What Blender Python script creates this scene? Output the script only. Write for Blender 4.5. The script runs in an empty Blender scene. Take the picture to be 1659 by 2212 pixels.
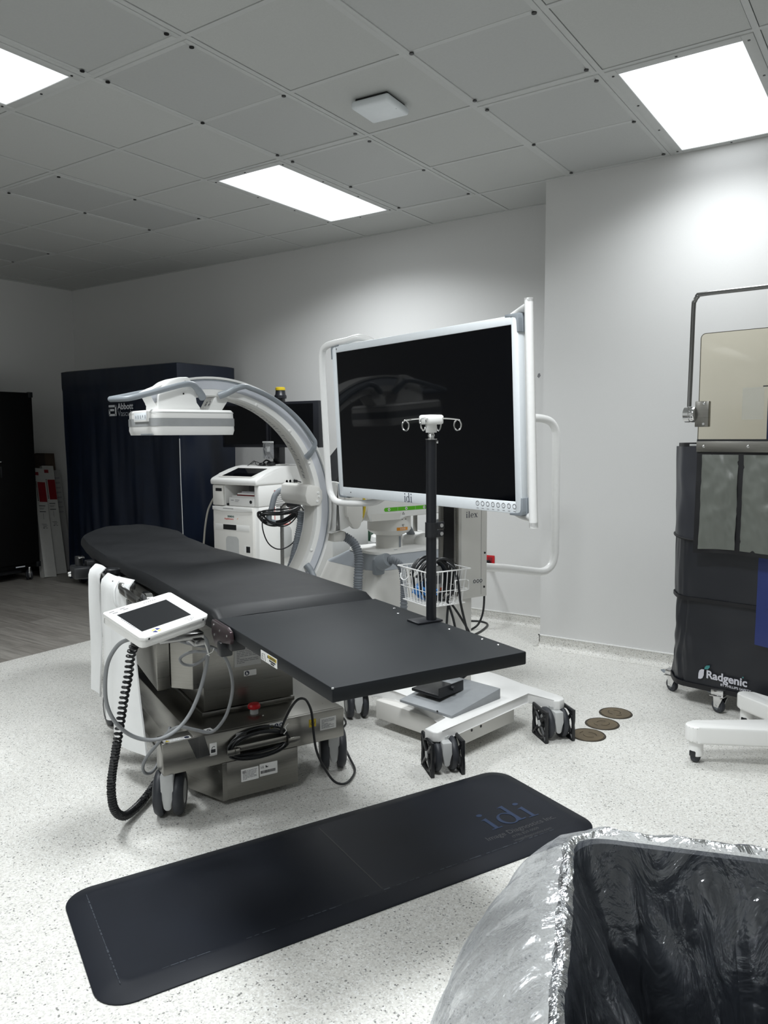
import bpy, bmesh, math, random
from mathutils import Vector, Matrix, noise
random.seed(7)
V = Vector
PI = math.pi
rad = math.radians
S = bpy.context.scene
COL = S.collection

# ------------------------------------------------------------------ camera, world, exposure
HC = 1.3606; FPX = 1682.21
yaw, pit, rol = rad(-34.3607), rad(5.5697), rad(-0.3536)
f_ = V((math.sin(yaw) * math.cos(pit), math.cos(yaw) * math.cos(pit), -math.sin(pit)))
r_ = V((math.cos(yaw), -math.sin(yaw), 0)); u_ = r_.cross(f_)
r2 = r_ * math.cos(rol) + u_ * math.sin(rol); u2 = u_ * math.cos(rol) - r_ * math.sin(rol)
cd = bpy.data.cameras.new('camera'); cam = bpy.data.objects.new('camera', cd); COL.objects.link(cam)
M = Matrix((r2, u2, -f_)).transposed().to_4x4(); M.translation = V((0, 0, HC)); cam.matrix_world = M
cd.sensor_fit = 'VERTICAL'; cd.sensor_height = 24.0; cd.lens = FPX / 2212 * 24.0
cd.clip_start = 0.05; cd.clip_end = 60
S.camera = cam
LIGHT_STRENGTH = 1.5      # glow of the lens itself
LAMP_WATT = 27.0; LAMP_SPREAD = 145   # light thrown down through the prismatic lens of each ceiling lamp
w = bpy.data.worlds.new('world'); S.world = w; w.use_nodes = True
w.node_tree.nodes['Background'].inputs[0].default_value = (0.5, 0.53, 0.58, 1)
w.node_tree.nodes['Background'].inputs[1].default_value = 0.02
S.view_settings.view_transform = 'Standard'; S.view_settings.look = 'None'
S.view_settings.exposure = 0.30; S.view_settings.gamma = 1.0; S.view_settings.use_curve_mapping = False
S.cycles.max_bounces = 10; S.cycles.diffuse_bounces = 6; S.cycles.transparent_max_bounces = 24
S.cycles.use_denoising = True

# ------------------------------------------------------------------ materials
def nn(nt, t, **k):
    n = nt.nodes.new(t)
    for a, b in k.items(): setattr(n, a, b)
    return n
def mat(name, col, rough=0.5, metal=0.0, var=0.06, scale=30.0, bump=0.0, coat=0.0, spec=0.5, stretch=None, rvar=0.0, col2=None):
    m = bpy.data.materials.new(name); m.use_nodes = True
    nt = m.node_tree; b = nt.nodes['Principled BSDF']
    b.inputs['Roughness'].default_value = rough; b.inputs['Metallic'].default_value = metal
    b.inputs['Coat Weight'].default_value = coat; b.inputs['Specular IOR Level'].default_value = spec
    tc = nn(nt, 'ShaderNodeTexCoord'); mp = nn(nt, 'ShaderNodeMapping')
    if stretch: mp.inputs['Scale'].default_value = stretch
    nt.links.new(tc.outputs['Object'], mp.inputs[0])
    no = nn(nt, 'ShaderNodeTexNoise'); no.inputs['Scale'].default_value = scale; no.inputs['Detail'].default_value = 4
    nt.links.new(mp.outputs[0], no.inputs['Vector'])
    mx = nn(nt, 'ShaderNodeMix', data_type='RGBA')
    c2 = col2 or tuple(max(0, c * (1 - var * 2)) for c in col)
    c1 = tuple(min(1, c * (1 + var)) for c in col)
    mx.inputs[6].default_value = (*c2, 1); mx.inputs[7].default_value = (*c1, 1)
    nt.links.new(no.outputs['Fac'], mx.inputs[0]); nt.links.new(mx.outputs[2], b.inputs['Base Color'])
    if rvar:
        mr = nn(nt, 'ShaderNodeMapRange'); mr.inputs[3].default_value = rough - rvar; mr.inputs[4].default_value = rough + rvar
        nt.links.new(no.outputs['Fac'], mr.inputs[0]); nt.links.new(mr.outputs[0], b.inputs['Roughness'])
    if bump:
        bp = nn(nt, 'ShaderNodeBump'); bp.inputs['Strength'].default_value = bump; bp.inputs['Distance'].default_value = 0.004
        nt.links.new(no.outputs['Fac'], bp.inputs['Height']); nt.links.new(bp.outputs[0], b.inputs['Normal'])
    return m
def emit(name, col, k):
    m = bpy.data.materials.new(name); m.use_nodes = True; nt = m.node_tree
    for n in list(nt.nodes): nt.nodes.remove(n)
    o = nn(nt, 'ShaderNodeOutputMaterial'); e = nn(nt, 'ShaderNodeEmission'); e.inputs[0].default_value = (*col, 1)
    tc = nn(nt, 'ShaderNodeTexCoord'); sp = nn(nt, 'ShaderNodeSeparateXYZ'); nt.links.new(tc.outputs['Generated'], sp.inputs[0])
    # tubes behind the ribbed lens: brighter in the middle of the panel, fainter along its long edges
    wv = nn(nt, 'ShaderNodeTexWave'); wv.inputs['Scale'].default_value = 26; wv.inputs['Distortion'].default_value = 0; nt.links.new(tc.outputs['Generated'], wv.inputs[0])
    def para(out):
        a = nn(nt, 'ShaderNodeMath', operation='SUBTRACT'); a.inputs[1].default_value = 0.5; nt.links.new(out, a.inputs[0])
        c = nn(nt, 'ShaderNodeMath', operation='POWER'); c.inputs[1].default_value = 2; nt.links.new(a.outputs[0], c.inputs[0]); return c
    px = para(sp.outputs[0])
    mr = nn(nt, 'ShaderNodeMapRange'); mr.inputs[1].default_value = 0.0; mr.inputs[2].default_value = 0.25; mr.inputs[3].default_value = k * 1.3; mr.inputs[4].default_value = k * 0.55
    nt.links.new(px.outputs[0], mr.inputs[0])
    ml = nn(nt, 'ShaderNodeMath', operation='MULTIPLY_ADD'); ml.inputs[1].default_value = k * 0.05
    nt.links.new(wv.outputs['Fac'], ml.inputs[0]); nt.links.new(mr.outputs[0], ml.inputs[2])
    nt.links.new(ml.outputs[0], e.inputs[1]); nt.links.new(e.outputs[0], o.inputs[0])
    return m
WHITE = mat('white_plastic', (0.80, 0.80, 0.785), 0.35, var=0.02, scale=8)
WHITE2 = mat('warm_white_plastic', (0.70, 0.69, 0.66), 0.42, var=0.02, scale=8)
WHITEM = mat('white_powder_coat', (0.80, 0.80, 0.79), 0.3, var=0.02, scale=60, bump=0.03)
BEZEL = mat('pale_blue_bezel', (0.76, 0.80, 0.83), 0.35, var=0.02, scale=50)
GREY = mat('grey_plastic', (0.24, 0.265, 0.29), 0.42, var=0.04)
GREYL = mat('light_grey_plastic', (0.50, 0.51, 0.51), 0.4, var=0.03)
HOSE = mat('grey_hose', (0.20, 0.22, 0.245), 0.45, var=0.04)
SILVER = mat('silver_paint', (0.43, 0.46, 0.50), 0.33, metal=0.35, var=0.03, scale=20)
SILVERL = mat('pale_silver_rail', (0.60, 0.62, 0.67), 0.38, metal=0.15, var=0.03, scale=20)
STEEL = mat('brushed_stainless', (0.29, 0.283, 0.262), 0.30, metal=1.0, var=0.10, scale=6, stretch=(1, 1, 60), rvar=0.07)
STEELD = mat('polished_stainless', (0.30, 0.30, 0.295), 0.22, metal=1.0, var=0.10, scale=5, stretch=(60, 60, 1), rvar=0.05)
CHROME = mat('chrome', (0.72, 0.72, 0.72), 0.12, metal=1.0, var=0.03)
ALU = mat('aluminium', (0.66, 0.66, 0.65), 0.28, metal=1.0, var=0.05)
BLACK = mat('black_plastic', (0.010, 0.011, 0.013), 0.4, var=0.1)
BLACKM = mat('black_satin_metal', (0.006, 0.007, 0.010), 0.38, var=0.1)
BOARD = mat('black_laminate', (0.0070, 0.0088, 0.0110), 0.54, var=0.08, scale=120, bump=0.02, spec=0.30)
VINYL = mat('black_vinyl_fabric', (0.0078, 0.0088, 0.0105), 0.52, var=0.16, scale=5, bump=0.0, rvar=0.10, spec=0.34)
RUBBER = mat('black_rubber', (0.016, 0.017, 0.020), 0.55, var=0.1)
TYRE = mat('charcoal_tyre', (0.028, 0.031, 0.038), 0.5, var=0.1)
MATM = mat('black_foam_mat', (0.0058, 0.0080, 0.0140), 0.58, var=0.22, scale=4, bump=0.05, spec=0.28)
CABLE = mat('black_cable', (0.008, 0.009, 0.011), 0.38, var=0.1)
CABLEG = mat('grey_cable', (0.25, 0.26, 0.27), 0.42, var=0.05)
NAVY = mat('navy_nylon', (0.0022, 0.0068, 0.0205), 0.42, var=0.25, scale=5, bump=0.06)
CABBLACK = mat('matt_black_case', (0.0012, 0.0013, 0.0016), 0.6, var=0.1, spec=0.2)
CURTAIN = mat('charcoal_lead_vinyl', (0.0085, 0.0102, 0.0155), 0.42, var=0.15, scale=4, bump=0.05, spec=0.6)
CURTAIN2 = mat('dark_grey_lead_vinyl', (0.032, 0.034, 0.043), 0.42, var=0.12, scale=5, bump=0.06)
POUCH = mat('grey_green_nylon', (0.135, 0.146, 0.130), 0.40, var=0.03, scale=7, bump=0.05)
PIPING = mat('black_piping', (0.004, 0.004, 0.006), 0.55)
BLUEP = mat('blue_vinyl', (0.018, 0.032, 0.15), 0.35, var=0.1, scale=5)
BLUEB = mat('bright_blue_plastic_bag', (0.05, 0.24, 0.62), 0.35, var=0.35, scale=18, bump=0.4)
SCREEN = mat('black_glass', (0.0015, 0.0018, 0.0028), 0.05, var=0.1, spec=0.25)
SCREENG = mat('dark_grey_screen', (0.014, 0.015, 0.017), 0.18, var=0.05, spec=0.4)
MONB = mat('dark_monitor_bezel', (0.007, 0.008, 0.012), 0.4)
LEADV = mat('white_lead_vinyl', (0.84, 0.85, 0.85), 0.38, var=0.06, scale=6, bump=0.10)
YEL = mat('yellow_plastic', (0.62, 0.46, 0.02), 0.4)
ORNG = mat('orange_label', (0.70, 0.27, 0.02), 0.5)
GREEN = mat('green_label', (0.10, 0.46, 0.01), 0.5)
DGREEN = mat('dark_green_paint', (0.008, 0.045, 0.022), 0.35)
RED = mat('red_plastic', (0.50, 0.008, 0.014), 0.4)
DRED = mat('dark_red_print', (0.22, 0.004, 0.012), 0.5)
PAPER = mat('white_label', (0.74, 0.74, 0.73), 0.5, var=0.02)
INK = mat('black_ink', (0.015, 0.016, 0.02), 0.5)
INKG = mat('grey_ink', (0.22, 0.22, 0.23), 0.5)
INKB = mat('navy_ink', (0.012, 0.018, 0.05), 0.4)
INKR = mat('red_ink', (0.55, 0.04, 0.02), 0.5)
TEAL = mat('teal_ink', (0.05, 0.24, 0.24), 0.5)
LILAC = mat('pale_lilac_ink', (0.62, 0.62, 0.68), 0.5)
WINK = mat('white_ink', (0.66, 0.68, 0.72), 0.5)
MATBLUE = mat('faded_blue_print', (0.010, 0.027, 0.075), 0.6, var=0.2)
MATGREY = mat('faded_grey_print', (0.055, 0.055, 0.06), 0.6, var=0.2)
CARD = mat('cardboard', (0.075, 0.05, 0.034), 0.7, var=0.15, scale=9)
BOXW = mat('white_carton', (0.52, 0.52, 0.50), 0.55, var=0.05)
BRASS = mat('aged_brass', (0.20, 0.155, 0.095), 0.42, metal=0.7, var=0.25, scale=25, rvar=0.08)
BRASSD = mat('brass_groove', (0.03, 0.022, 0.012), 0.6)
ANOD = mat('anodised_bracket', (0.045, 0.03, 0.034), 0.35, metal=0.6)
TILE = mat('ceiling_tile', (0.50, 0.51, 0.50), 0.75, var=0.04, scale=160, bump=0.08)
TBAR = mat('ceiling_grid_paint', (0.52, 0.53, 0.525), 0.6, var=0.03)
PANEL = mat('ceiling_panel_paint', (0.46, 0.47, 0.465), 0.55, var=0.03, scale=90, bump=0.04)
SCREW = mat('dark_screw', (0.05, 0.05, 0.05), 0.35, metal=0.8)
GAP = mat('dark_gap', (0.02, 0.02, 0.02), 0.9)
PAINT = mat('wall_paint', (0.665, 0.665, 0.66), 0.6, var=0.015, scale=220, bump=0.05)
BINM = mat('charcoal_bin_plastic', (0.010, 0.013, 0.020), 0.45, var=0.15, scale=20)
LIGHTM = emit('ceiling_light_lens', (0.94, 0.98, 1.0), LIGHT_STRENGTH)

def floor_mat():
    m = bpy.data.materials.new('speckled_vinyl'); m.use_nodes = True; nt = m.node_tree; b = nt.nodes['Principled BSDF']
    tc = nn(nt, 'ShaderNodeTexCoord')
    v1 = nn(nt, 'ShaderNodeTexVoronoi'); v1.inputs['Scale'].default_value = 235; nt.links.new(tc.outputs['Object'], v1.inputs['Vector'])
    sx = nn(nt, 'ShaderNodeSeparateColor'); nt.links.new(v1.outputs['Color'], sx.inputs[0])
    cr = nn(nt, 'ShaderNodeValToRGB'); e = cr.color_ramp; e.interpolation = 'CONSTANT'
    e.elements[0].position = 0; e.elements[0].color = (0.20, 0.20, 0.19, 1)
    e.elements[1].position = 0.018; e.elements[1].color = (0.42, 0.42, 0.405, 1)
    for p, c in ((0.06, (0.57, 0.56, 0.53, 1)), (0.30, (0.655, 0.645, 0.61, 1)), (0.62, (0.69, 0.685, 0.65, 1)), (0.85, (0.76, 0.76, 0.74, 1))):
        q = e.elements.new(p); q.color = c
    nt.links.new(sx.outputs[0], cr.inputs[0])
    no = nn(nt, 'ShaderNodeTexNoise'); no.inputs['Scale'].default_value = 1.3; no.inputs['Detail'].default_value = 3; nt.links.new(tc.outputs['Object'], no.inputs['Vector'])
    mr = nn(nt, 'ShaderNodeMapRange'); mr.inputs[1].default_value = 0.3; mr.inputs[2].default_value = 0.7; mr.inputs[3].default_value = 0.93; mr.inputs[4].default_value = 1.03
    nt.links.new(no.outputs['Fac'], mr.inputs[0])
    vm = nn(nt, 'ShaderNodeVectorMath', operation='SCALE'); nt.links.new(cr.outputs[0], vm.inputs[0]); nt.links.new(mr.outputs[0], vm.inputs['Scale'])
    nt.links.new(vm.outputs[0], b.inputs['Base Color']); b.inputs['Roughness'].default_value = 0.48
    return m
def wood_mat():
    m = bpy.data.materials.new('grey_oak_planks'); m.use_nodes = True; nt = m.node_tree; b = nt.nodes['Principled BSDF']
    tc = nn(nt, 'ShaderNodeTexCoord')
    br = nn(nt, 'ShaderNodeTexBrick'); br.inputs['Scale'].default_value = 1.0; br.inputs['Brick Width'].default_value = 1.2; br.inputs['Row Height'].default_value = 0.16; br.inputs['Mortar Size'].default_value = 0.0015
    br.inputs['Color1'].default_value = (0.30, 0.285, 0.26, 1); br.inputs['Color2'].default_value = (0.22, 0.205, 0.185, 1); br.inputs['Mortar'].default_value = (0.12, 0.11, 0.1, 1)
    nt.links.new(tc.outputs['Object'], br.inputs['Vector'])
    mp = nn(nt, 'ShaderNodeMapping'); mp.inputs['Scale'].default_value = (1.6, 22, 1); nt.links.new(tc.outputs['Object'], mp.inputs[0])
    no = nn(nt, 'ShaderNodeTexNoise'); no.inputs['Scale'].default_value = 2.2; no.inputs['Detail'].default_value = 6; nt.links.new(mp.outputs[0], no.inputs['Vector'])
    mr = nn(nt, 'ShaderNodeMapRange'); mr.inputs[1].default_value = 0.3; mr.inputs[2].default_value = 0.7; mr.inputs[3].default_value = 0.72; mr.inputs[4].default_value = 1.2
    nt.links.new(no.outputs['Fac'], mr.inputs[0])
    vm = nn(nt, 'ShaderNodeVectorMath', operation='SCALE'); nt.links.new(br.outputs[0], vm.inputs[0]); nt.links.new(mr.outputs[0], vm.inputs['Scale'])
    nt.links.new(vm.outputs[0], b.inputs['Base Color']); b.inputs['Roughness'].default_value = 0.42
    return m
def film_mat(name, tint, dens, gl, crinkle=1.0, gl0=.03, dist=1.2):
    m = bpy.data.materials.new(name); m.use_nodes = True; nt = m.node_tree
    for n in list(nt.nodes): nt.nodes.remove(n)
    o = nn(nt, 'ShaderNodeOutputMaterial')
    tr = nn(nt, 'ShaderNodeBsdfTransparent'); tr.inputs[0].default_value = (0.96, 0.97, 0.98, 1)
    df = nn(nt, 'ShaderNodeBsdfDiffuse'); df.inputs[0].default_value = (*tint, 1)
    tl = nn(nt, 'ShaderNodeBsdfTranslucent'); tl.inputs[0].default_value = (*tint, 1)
    gs = nn(nt, 'ShaderNodeBsdfGlossy'); gs.inputs['Roughness'].default_value = 0.16; gs.inputs[0].default_value = (0.9, 0.92, 0.95, 1)
    tc = nn(nt, 'ShaderNodeTexCoord')
    mp = nn(nt, 'ShaderNodeMapping'); mp.inputs['Scale'].default_value = (1, 1, 0.55); nt.links.new(tc.outputs['Object'], mp.inputs[0])
    n1 = nn(nt, 'ShaderNodeTexNoise'); n1.inputs['Scale'].default_value = 13; n1.inputs['Detail'].default_value = 5; n1.inputs['Distortion'].default_value = dist; nt.links.new(mp.outputs[0], n1.inputs['Vector'])
    bp = nn(nt, 'ShaderNodeBump'); bp.inputs['Strength'].default_value = 0.9 * crinkle; bp.inputs['Distance'].default_value = 0.018; nt.links.new(n1.outputs['Fac'], bp.inputs['Height'])
    for s in (df, tl, gs): nt.links.new(bp.outputs[0], s.inputs['Normal'])
    a = nn(nt, 'ShaderNodeMixShader'); a.inputs[0].default_value = 0.5; nt.links.new(df.outputs[0], a.inputs[1]); nt.links.new(tl.outputs[0], a.inputs[2])
    c = nn(nt, 'ShaderNodeMixShader'); c.inputs[0].default_value = dens; nt.links.new(tr.outputs[0], c.inputs[1]); nt.links.new(a.outputs[0], c.inputs[2])
    lw = nn(nt, 'ShaderNodeLayerWeight'); lw.inputs[0].default_value = 0.35; nt.links.new(bp.outputs[0], lw.inputs['Normal'])
    ml = nn(nt, 'ShaderNodeMath', operation='MULTIPLY_ADD'); ml.inputs[1].default_value = gl; ml.inputs[2].default_value = gl0; nt.links.new(lw.outputs['Fresnel'], ml.inputs[0])
    d = nn(nt, 'ShaderNodeMixShader'); nt.links.new(ml.outputs[0], d.inputs[0]); nt.links.new(c.outputs[0], d.inputs[1]); nt.links.new(gs.outputs[0], d.inputs[2])
    nt.links.new(d.outputs[0], o.inputs[0])
    return m
def glass_mat(name, tint, a):
    m = bpy.data.materials.new(name); m.use_nodes = True; nt = m.node_tree
    for n in list(nt.nodes): nt.nodes.remove(n)
    o = nn(nt, 'ShaderNodeOutputMaterial'); tr = nn(nt, 'ShaderNodeBsdfTransparent'); tr.inputs[0].default_value = (*tint, 1)
    gs = nn(nt, 'ShaderNodeBsdfGlossy'); gs.inputs['Roughness'].default_value = 0.05
    lw = nn(nt, 'ShaderNodeLayerWeight'); lw.inputs[0].default_value = 0.3
    ml = nn(nt, 'ShaderNodeMath', operation='MULTIPLY'); ml.inputs[1].default_value = a; nt.links.new(lw.outputs['Fresnel'], ml.inputs[0])
    d = nn(nt, 'ShaderNodeMixShader'); nt.links.new(ml.outputs[0], d.inputs[0]); nt.links.new(tr.outputs[0], d.inputs[1]); nt.links.new(gs.outputs[0], d.inputs[2])
    nt.links.new(d.outputs[0], o.inputs[0]); return m
FLOORM = floor_mat(); WOODM = wood_mat()
FILM = film_mat('clear_bin_liner', (0.46, 0.51, 0.60), 0.085, 0.8, 1.25, .13)
FILMW = film_mat('hazy_liner_fold', (0.78, 0.80, 0.85), 0.17, 0.45, .42, .03, .3)
POLY = film_mat('clear_poly_bag', (0.55, 0.56, 0.57), 0.30, 0.5, 0.6)
ACRYL = glass_mat('yellowish_lead_acrylic', (0.93, 0.905, 0.83), 0.3)

# ------------------------------------------------------------------ mesh helpers
class MB:
    def __init__(s): s.bm = bmesh.new(); s.smooth = True
    def box(s, lo, hi, bev=0.0, seg=2, mtx=None, taper=None):
        lo, hi = V(lo), V(hi); c = (lo + hi) / 2; d = hi - lo
        t = bmesh.new(); bmesh.ops.create_cube(t, size=1)
        for v in t.verts: v.co = V((v.co.x * d.x, v.co.y * d.y, v.co.z * d.z)) + c
        if taper:
            for v in t.verts:
                k = taper if v.co.z < c.z else 1.0
                v.co.x = c.x + (v.co.x - c.x) * k; v.co.y = c.y + (v.co.y - c.y) * k
        if bev > 0: bmesh.ops.bevel(t, geom=list(t.edges), offset=min(bev, 0.49 * min(d)), segments=seg, profile=0.5, affect='EDGES')
        if mtx: t.transform(mtx)
        s.add(t); return s
    def add(s, t):
        me = bpy.data.meshes.new('tmp'); t.to_mesh(me); t.free(); s.bm.from_mesh(me); bpy.data.meshes.remove(me)
    def prism(s, poly, o, x, y, d, bev=0.0, seg=2):
        """polygon in the plane (o; x, y) pushed along x cross y by d"""
        o, x, y = V(o), V(x).normalized(), V(y).normalized(); n = x.cross(y).normalized()
        t = bmesh.new()
        a = [t.verts.new(o + x * p[0] + y * p[1]) for p in poly]; b = [t.verts.new(v.co + n * d) for v in a]
        N = len(poly)
        t.faces.new(a[::-1] if d > 0 else a); t.faces.new(b if d > 0 else b[::-1])
        for i in range(N):
            j = (i + 1) % N; q = (a[i], a[j], b[j], b[i]); t.faces.new(q if d > 0 else q[::-1])
        if bev > 0: bmesh.ops.bevel(t, geom=list(t.edges), offset=bev, segments=seg, profile=0.5, affect='EDGES')
        bmesh.ops.recalc_face_normals(t, faces=t.faces); s.add(t); return s
    def tube(s, pts, r, n=10, closed=False, smooth=0, cap=True):
        pts = [V(p) for p in pts]
        if smooth: pts = spline(pts, smooth, closed)
        rs = r if isinstance(r, (list, tuple)) else [r] * len(pts)
        if len(rs) != len(pts): rs = [rs[int(i * (len(rs) - 1) / max(1, len(pts) - 1))] for i in range(len(pts))]
        N = len(pts); rings = []; t = (pts[1] - pts[0]).normalized()
        a = V((0, 0, 1)) if abs(t.z) < 0.9 else V((1, 0, 0)); nrm = (a - t * a.dot(t)).normalized()
        for i, p in enumerate(pts):
            if closed: t = (pts[(i + 1) % N] - pts[i - 1]).normalized()
            else: t = (pts[min(i + 1, N - 1)] - pts[max(i - 1, 0)]).normalized()
            nrm = nrm - t * nrm.dot(t); nrm = nrm.normalized() if nrm.length > 1e-6 else t.orthogonal().normalized()
            bi = t.cross(nrm)
            rings.append([s.bm.verts.new(p + (nrm * math.cos(2 * PI * k / n) + bi * math.sin(2 * PI * k / n)) * rs[i]) for k in range(n)])
        for i in range(N if closed else N - 1):
            A, B = rings[i], rings[(i + 1) % N]
            for k in range(n): s.bm.faces.new((A[k], A[(k + 1) % n], B[(k + 1) % n], B[k]))
        if cap and not closed: s.bm.faces.new(rings[0][::-1]); s.bm.faces.new(rings[-1])
        return s
    def cyl(s, p0, p1, r0, r1=None, n=24, bev=0.0):
        p0, p1 = V(p0), V(p1); r1 = r0 if r1 is None else r1; d = (p1 - p0)
        if bev:
            t = d.normalized(); return s.lathe([(0, 0), (r0 - bev, 0), (r0, bev), (r1, d.length - bev), (r1 - bev, d.length), (0, d.length)], p0, t, n)
        return s.lathe([(0, 0), (r0, 0), (r1, d.length), (0, d.length)], p0, d.normalized(), n)
    def lathe(s, prof, o, axis, n=32):
        o, ax = V(o), V(axis).normalized(); x = ax.orthogonal().normalized(); y = ax.cross(x)
        rings = []
        for r, h in prof:
            if r < 1e-6: rings.append([s.bm.verts.new(o + ax * h)])
            else: rings.append([s.bm.verts.new(o + ax * h + (x * math.cos(2 * PI * k / n) + y * math.sin(2 * PI * k / n)) * r) for k in range(n)])
        for A, B in zip(rings[:-1], rings[1:]):
            for k in range(n):
                k2 = (k + 1) % n
                if len(A) == 1 and len(B) == 1: continue
                if len(A) == 1: s.bm.faces.new((A[0], B[k2], B[k]))
                elif len(B) == 1: s.bm.faces.new((A[k], A[k2], B[0]))
                else: s.bm.faces.new((A[k], A[k2], B[k2], B[k]))
        return s
    def grid(s, f, nu, nv, closed_u=False):
        g = [[s.bm.verts.new(V(f(i / (nu if closed_u else nu - 1), j / (nv - 1)))) for j in range(nv)] for i in range(nu)]
        for i in range(nu if closed_u else nu - 1):
            for j in range(nv - 1):
                i2 = (i + 1) % nu; s.bm.faces.new((g[i][j], g[i2][j], g[i2][j + 1], g[i][j + 1]))
        return g
    def sweep(s, sec, path, closed=True, cap=True):
        """sec: list of 2D section pts; path: list of (origin, xdir, ydir)"""
        rings = [[s.bm.verts.new(V(o) + V(x) * p[0] + V(y) * p[1]) for p in sec] for o, x, y in path]
        N = len(sec)
        for A, B in zip(rings[:-1], rings[1:]):
            for k in range(N if closed else N - 1): s.bm.faces.new((A[k], A[(k + 1) % N], B[(k + 1) % N], B[k]))
        if cap and closed: s.bm.faces.new(rings[0][::-1]); s.bm.faces.new(rings[-1])
        return s
def spline(p, k, closed=False):
    N = len(p); out = []
    for i in range(N if closed else N - 1):
        g = (lambda j: p[j % N]) if closed else (lambda j: p[max(0, min(N - 1, j))])
        a, b, c, d = g(i - 1), g(i), g(i + 1), g(i + 2)
        for q in range(k):
            t = q / k
            out.append(0.5 * ((2 * b) + (c - a) * t + (2 * a - 5 * b + 4 * c - d) * t * t + (3 * b - a - 3 * c + d) * t ** 3))
    if not closed: out.append(p[-1])
    return out
def rrect(x0, y0, x1, y1, r, n=5):
    out = []
    for cx, cy, a0 in ((x1 - r, y0 + r, -90), (x1 - r, y1 - r, 0), (x0 + r, y1 - r, 90), (x0 + r, y0 + r, 180)):
        for k in range(n + 1):
            a = rad(a0 + 90 * k / n); out.append((cx + r * math.cos(a), cy + r * math.sin(a)))
    return out
def arcp(c, r, a0, a1, n=12):
    return [(c[0] + r * math.cos(rad(a0 + (a1 - a0) * k / n)), c[1] + r * math.sin(rad(a0 + (a1 - a0) * k / n))) for k in range(n + 1)]

class Cur: root = None; base = V((0, 0, 0))
def thing(name, label, cat, base=(0, 0, 0), frame=None, group=None):
    """Empty at the thing's base, standing in a frame (x, y, degrees); parts are given in that frame's coordinates"""
    fr = frame or (0, 0, 0); o = bpy.data.objects.new(name, None); COL.objects.link(o); o.empty_display_size = 0.1
    a = rad(fr[2]); b = V(base)
    o.location = (fr[0] + b.x * math.cos(a) - b.y * math.sin(a), fr[1] + b.x * math.sin(a) + b.y * math.cos(a), b.z)
    o.rotation_euler = (0, 0, a); o['label'] = label; o['category'] = cat
    if group: o['group'] = group
    Cur.root = o; Cur.base = b; return o
def part(name, mb, m, parent=None, label=None, smooth=True, kind=None):
    bm = mb.bm; me = bpy.data.meshes.new(name)
    for v in bm.verts: v.co -= Cur.base
    bm.normal_update()
    ang = rad(38)
    for f in bm.faces: f.smooth = smooth
    for e in bm.edges:
        if len(e.link_faces) == 2 and e.calc_face_angle(0) > ang: e.smooth = False
    bm.to_mesh(me); bm.free(); me.materials.append(m)
    o = bpy.data.objects.new(name, me); COL.objects.link(o)
    o.parent = parent or Cur.root
    if label: o['label'] = label
    if kind: o['kind'] = kind
    return o
def solo(name, mb, m, label, cat, group=None, kind=None):
    Cur.base = V((0, 0, 0)); Cur.root = None
    o = part(name, mb, m)
    if label: o['label'] = label
    if cat: o['category'] = cat
    if group: o['group'] = group
    if kind: o['kind'] = kind
    return o
def dup(root, loc, label, group=None, rotz=None):
    r = root.copy(); COL.objects.link(r); r.location = loc; r['label'] = label
    if rotz is not None: r.rotation_euler = (0, 0, rotz)
    if group: r['group'] = group
    kids = [(c, r) for c in root.children]
    while kids:
        c, p = kids.pop(); d = c.copy(); COL.objects.link(d); d.parent = p; kids += [(x, d) for x in c.children]
    return r
def text(name, body, size, m, o, x, y, parent=None, ext=0.0006, align='LEFT', label=None, bold=0.0):
    cu = bpy.data.curves.new('t', 'FONT'); cu.body = body; cu.size = size; cu.extrude = 0; cu.align_x = align; cu.offset = bold; cu.resolution_u = 3
    ob = bpy.data.objects.new('t', cu); COL.objects.link(ob)
    dg = bpy.context.evaluated_depsgraph_get(); dg.update()
    me = bpy.data.meshes.new_from_object(ob.evaluated_get(dg)); bpy.data.objects.remove(ob); bpy.data.curves.remove(cu)
    mb = MB(); mb.bm.from_mesh(me); bpy.data.meshes.remove(me)
    X, Y = V(x).normalized(), V(y).normalized(); N = X.cross(Y)
    for v in mb.bm.verts: v.co = V(o) + X * v.co.x + Y * v.co.y + N * ext
    return part(name, mb, m, parent, label, smooth=False)
GL = {}
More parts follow.
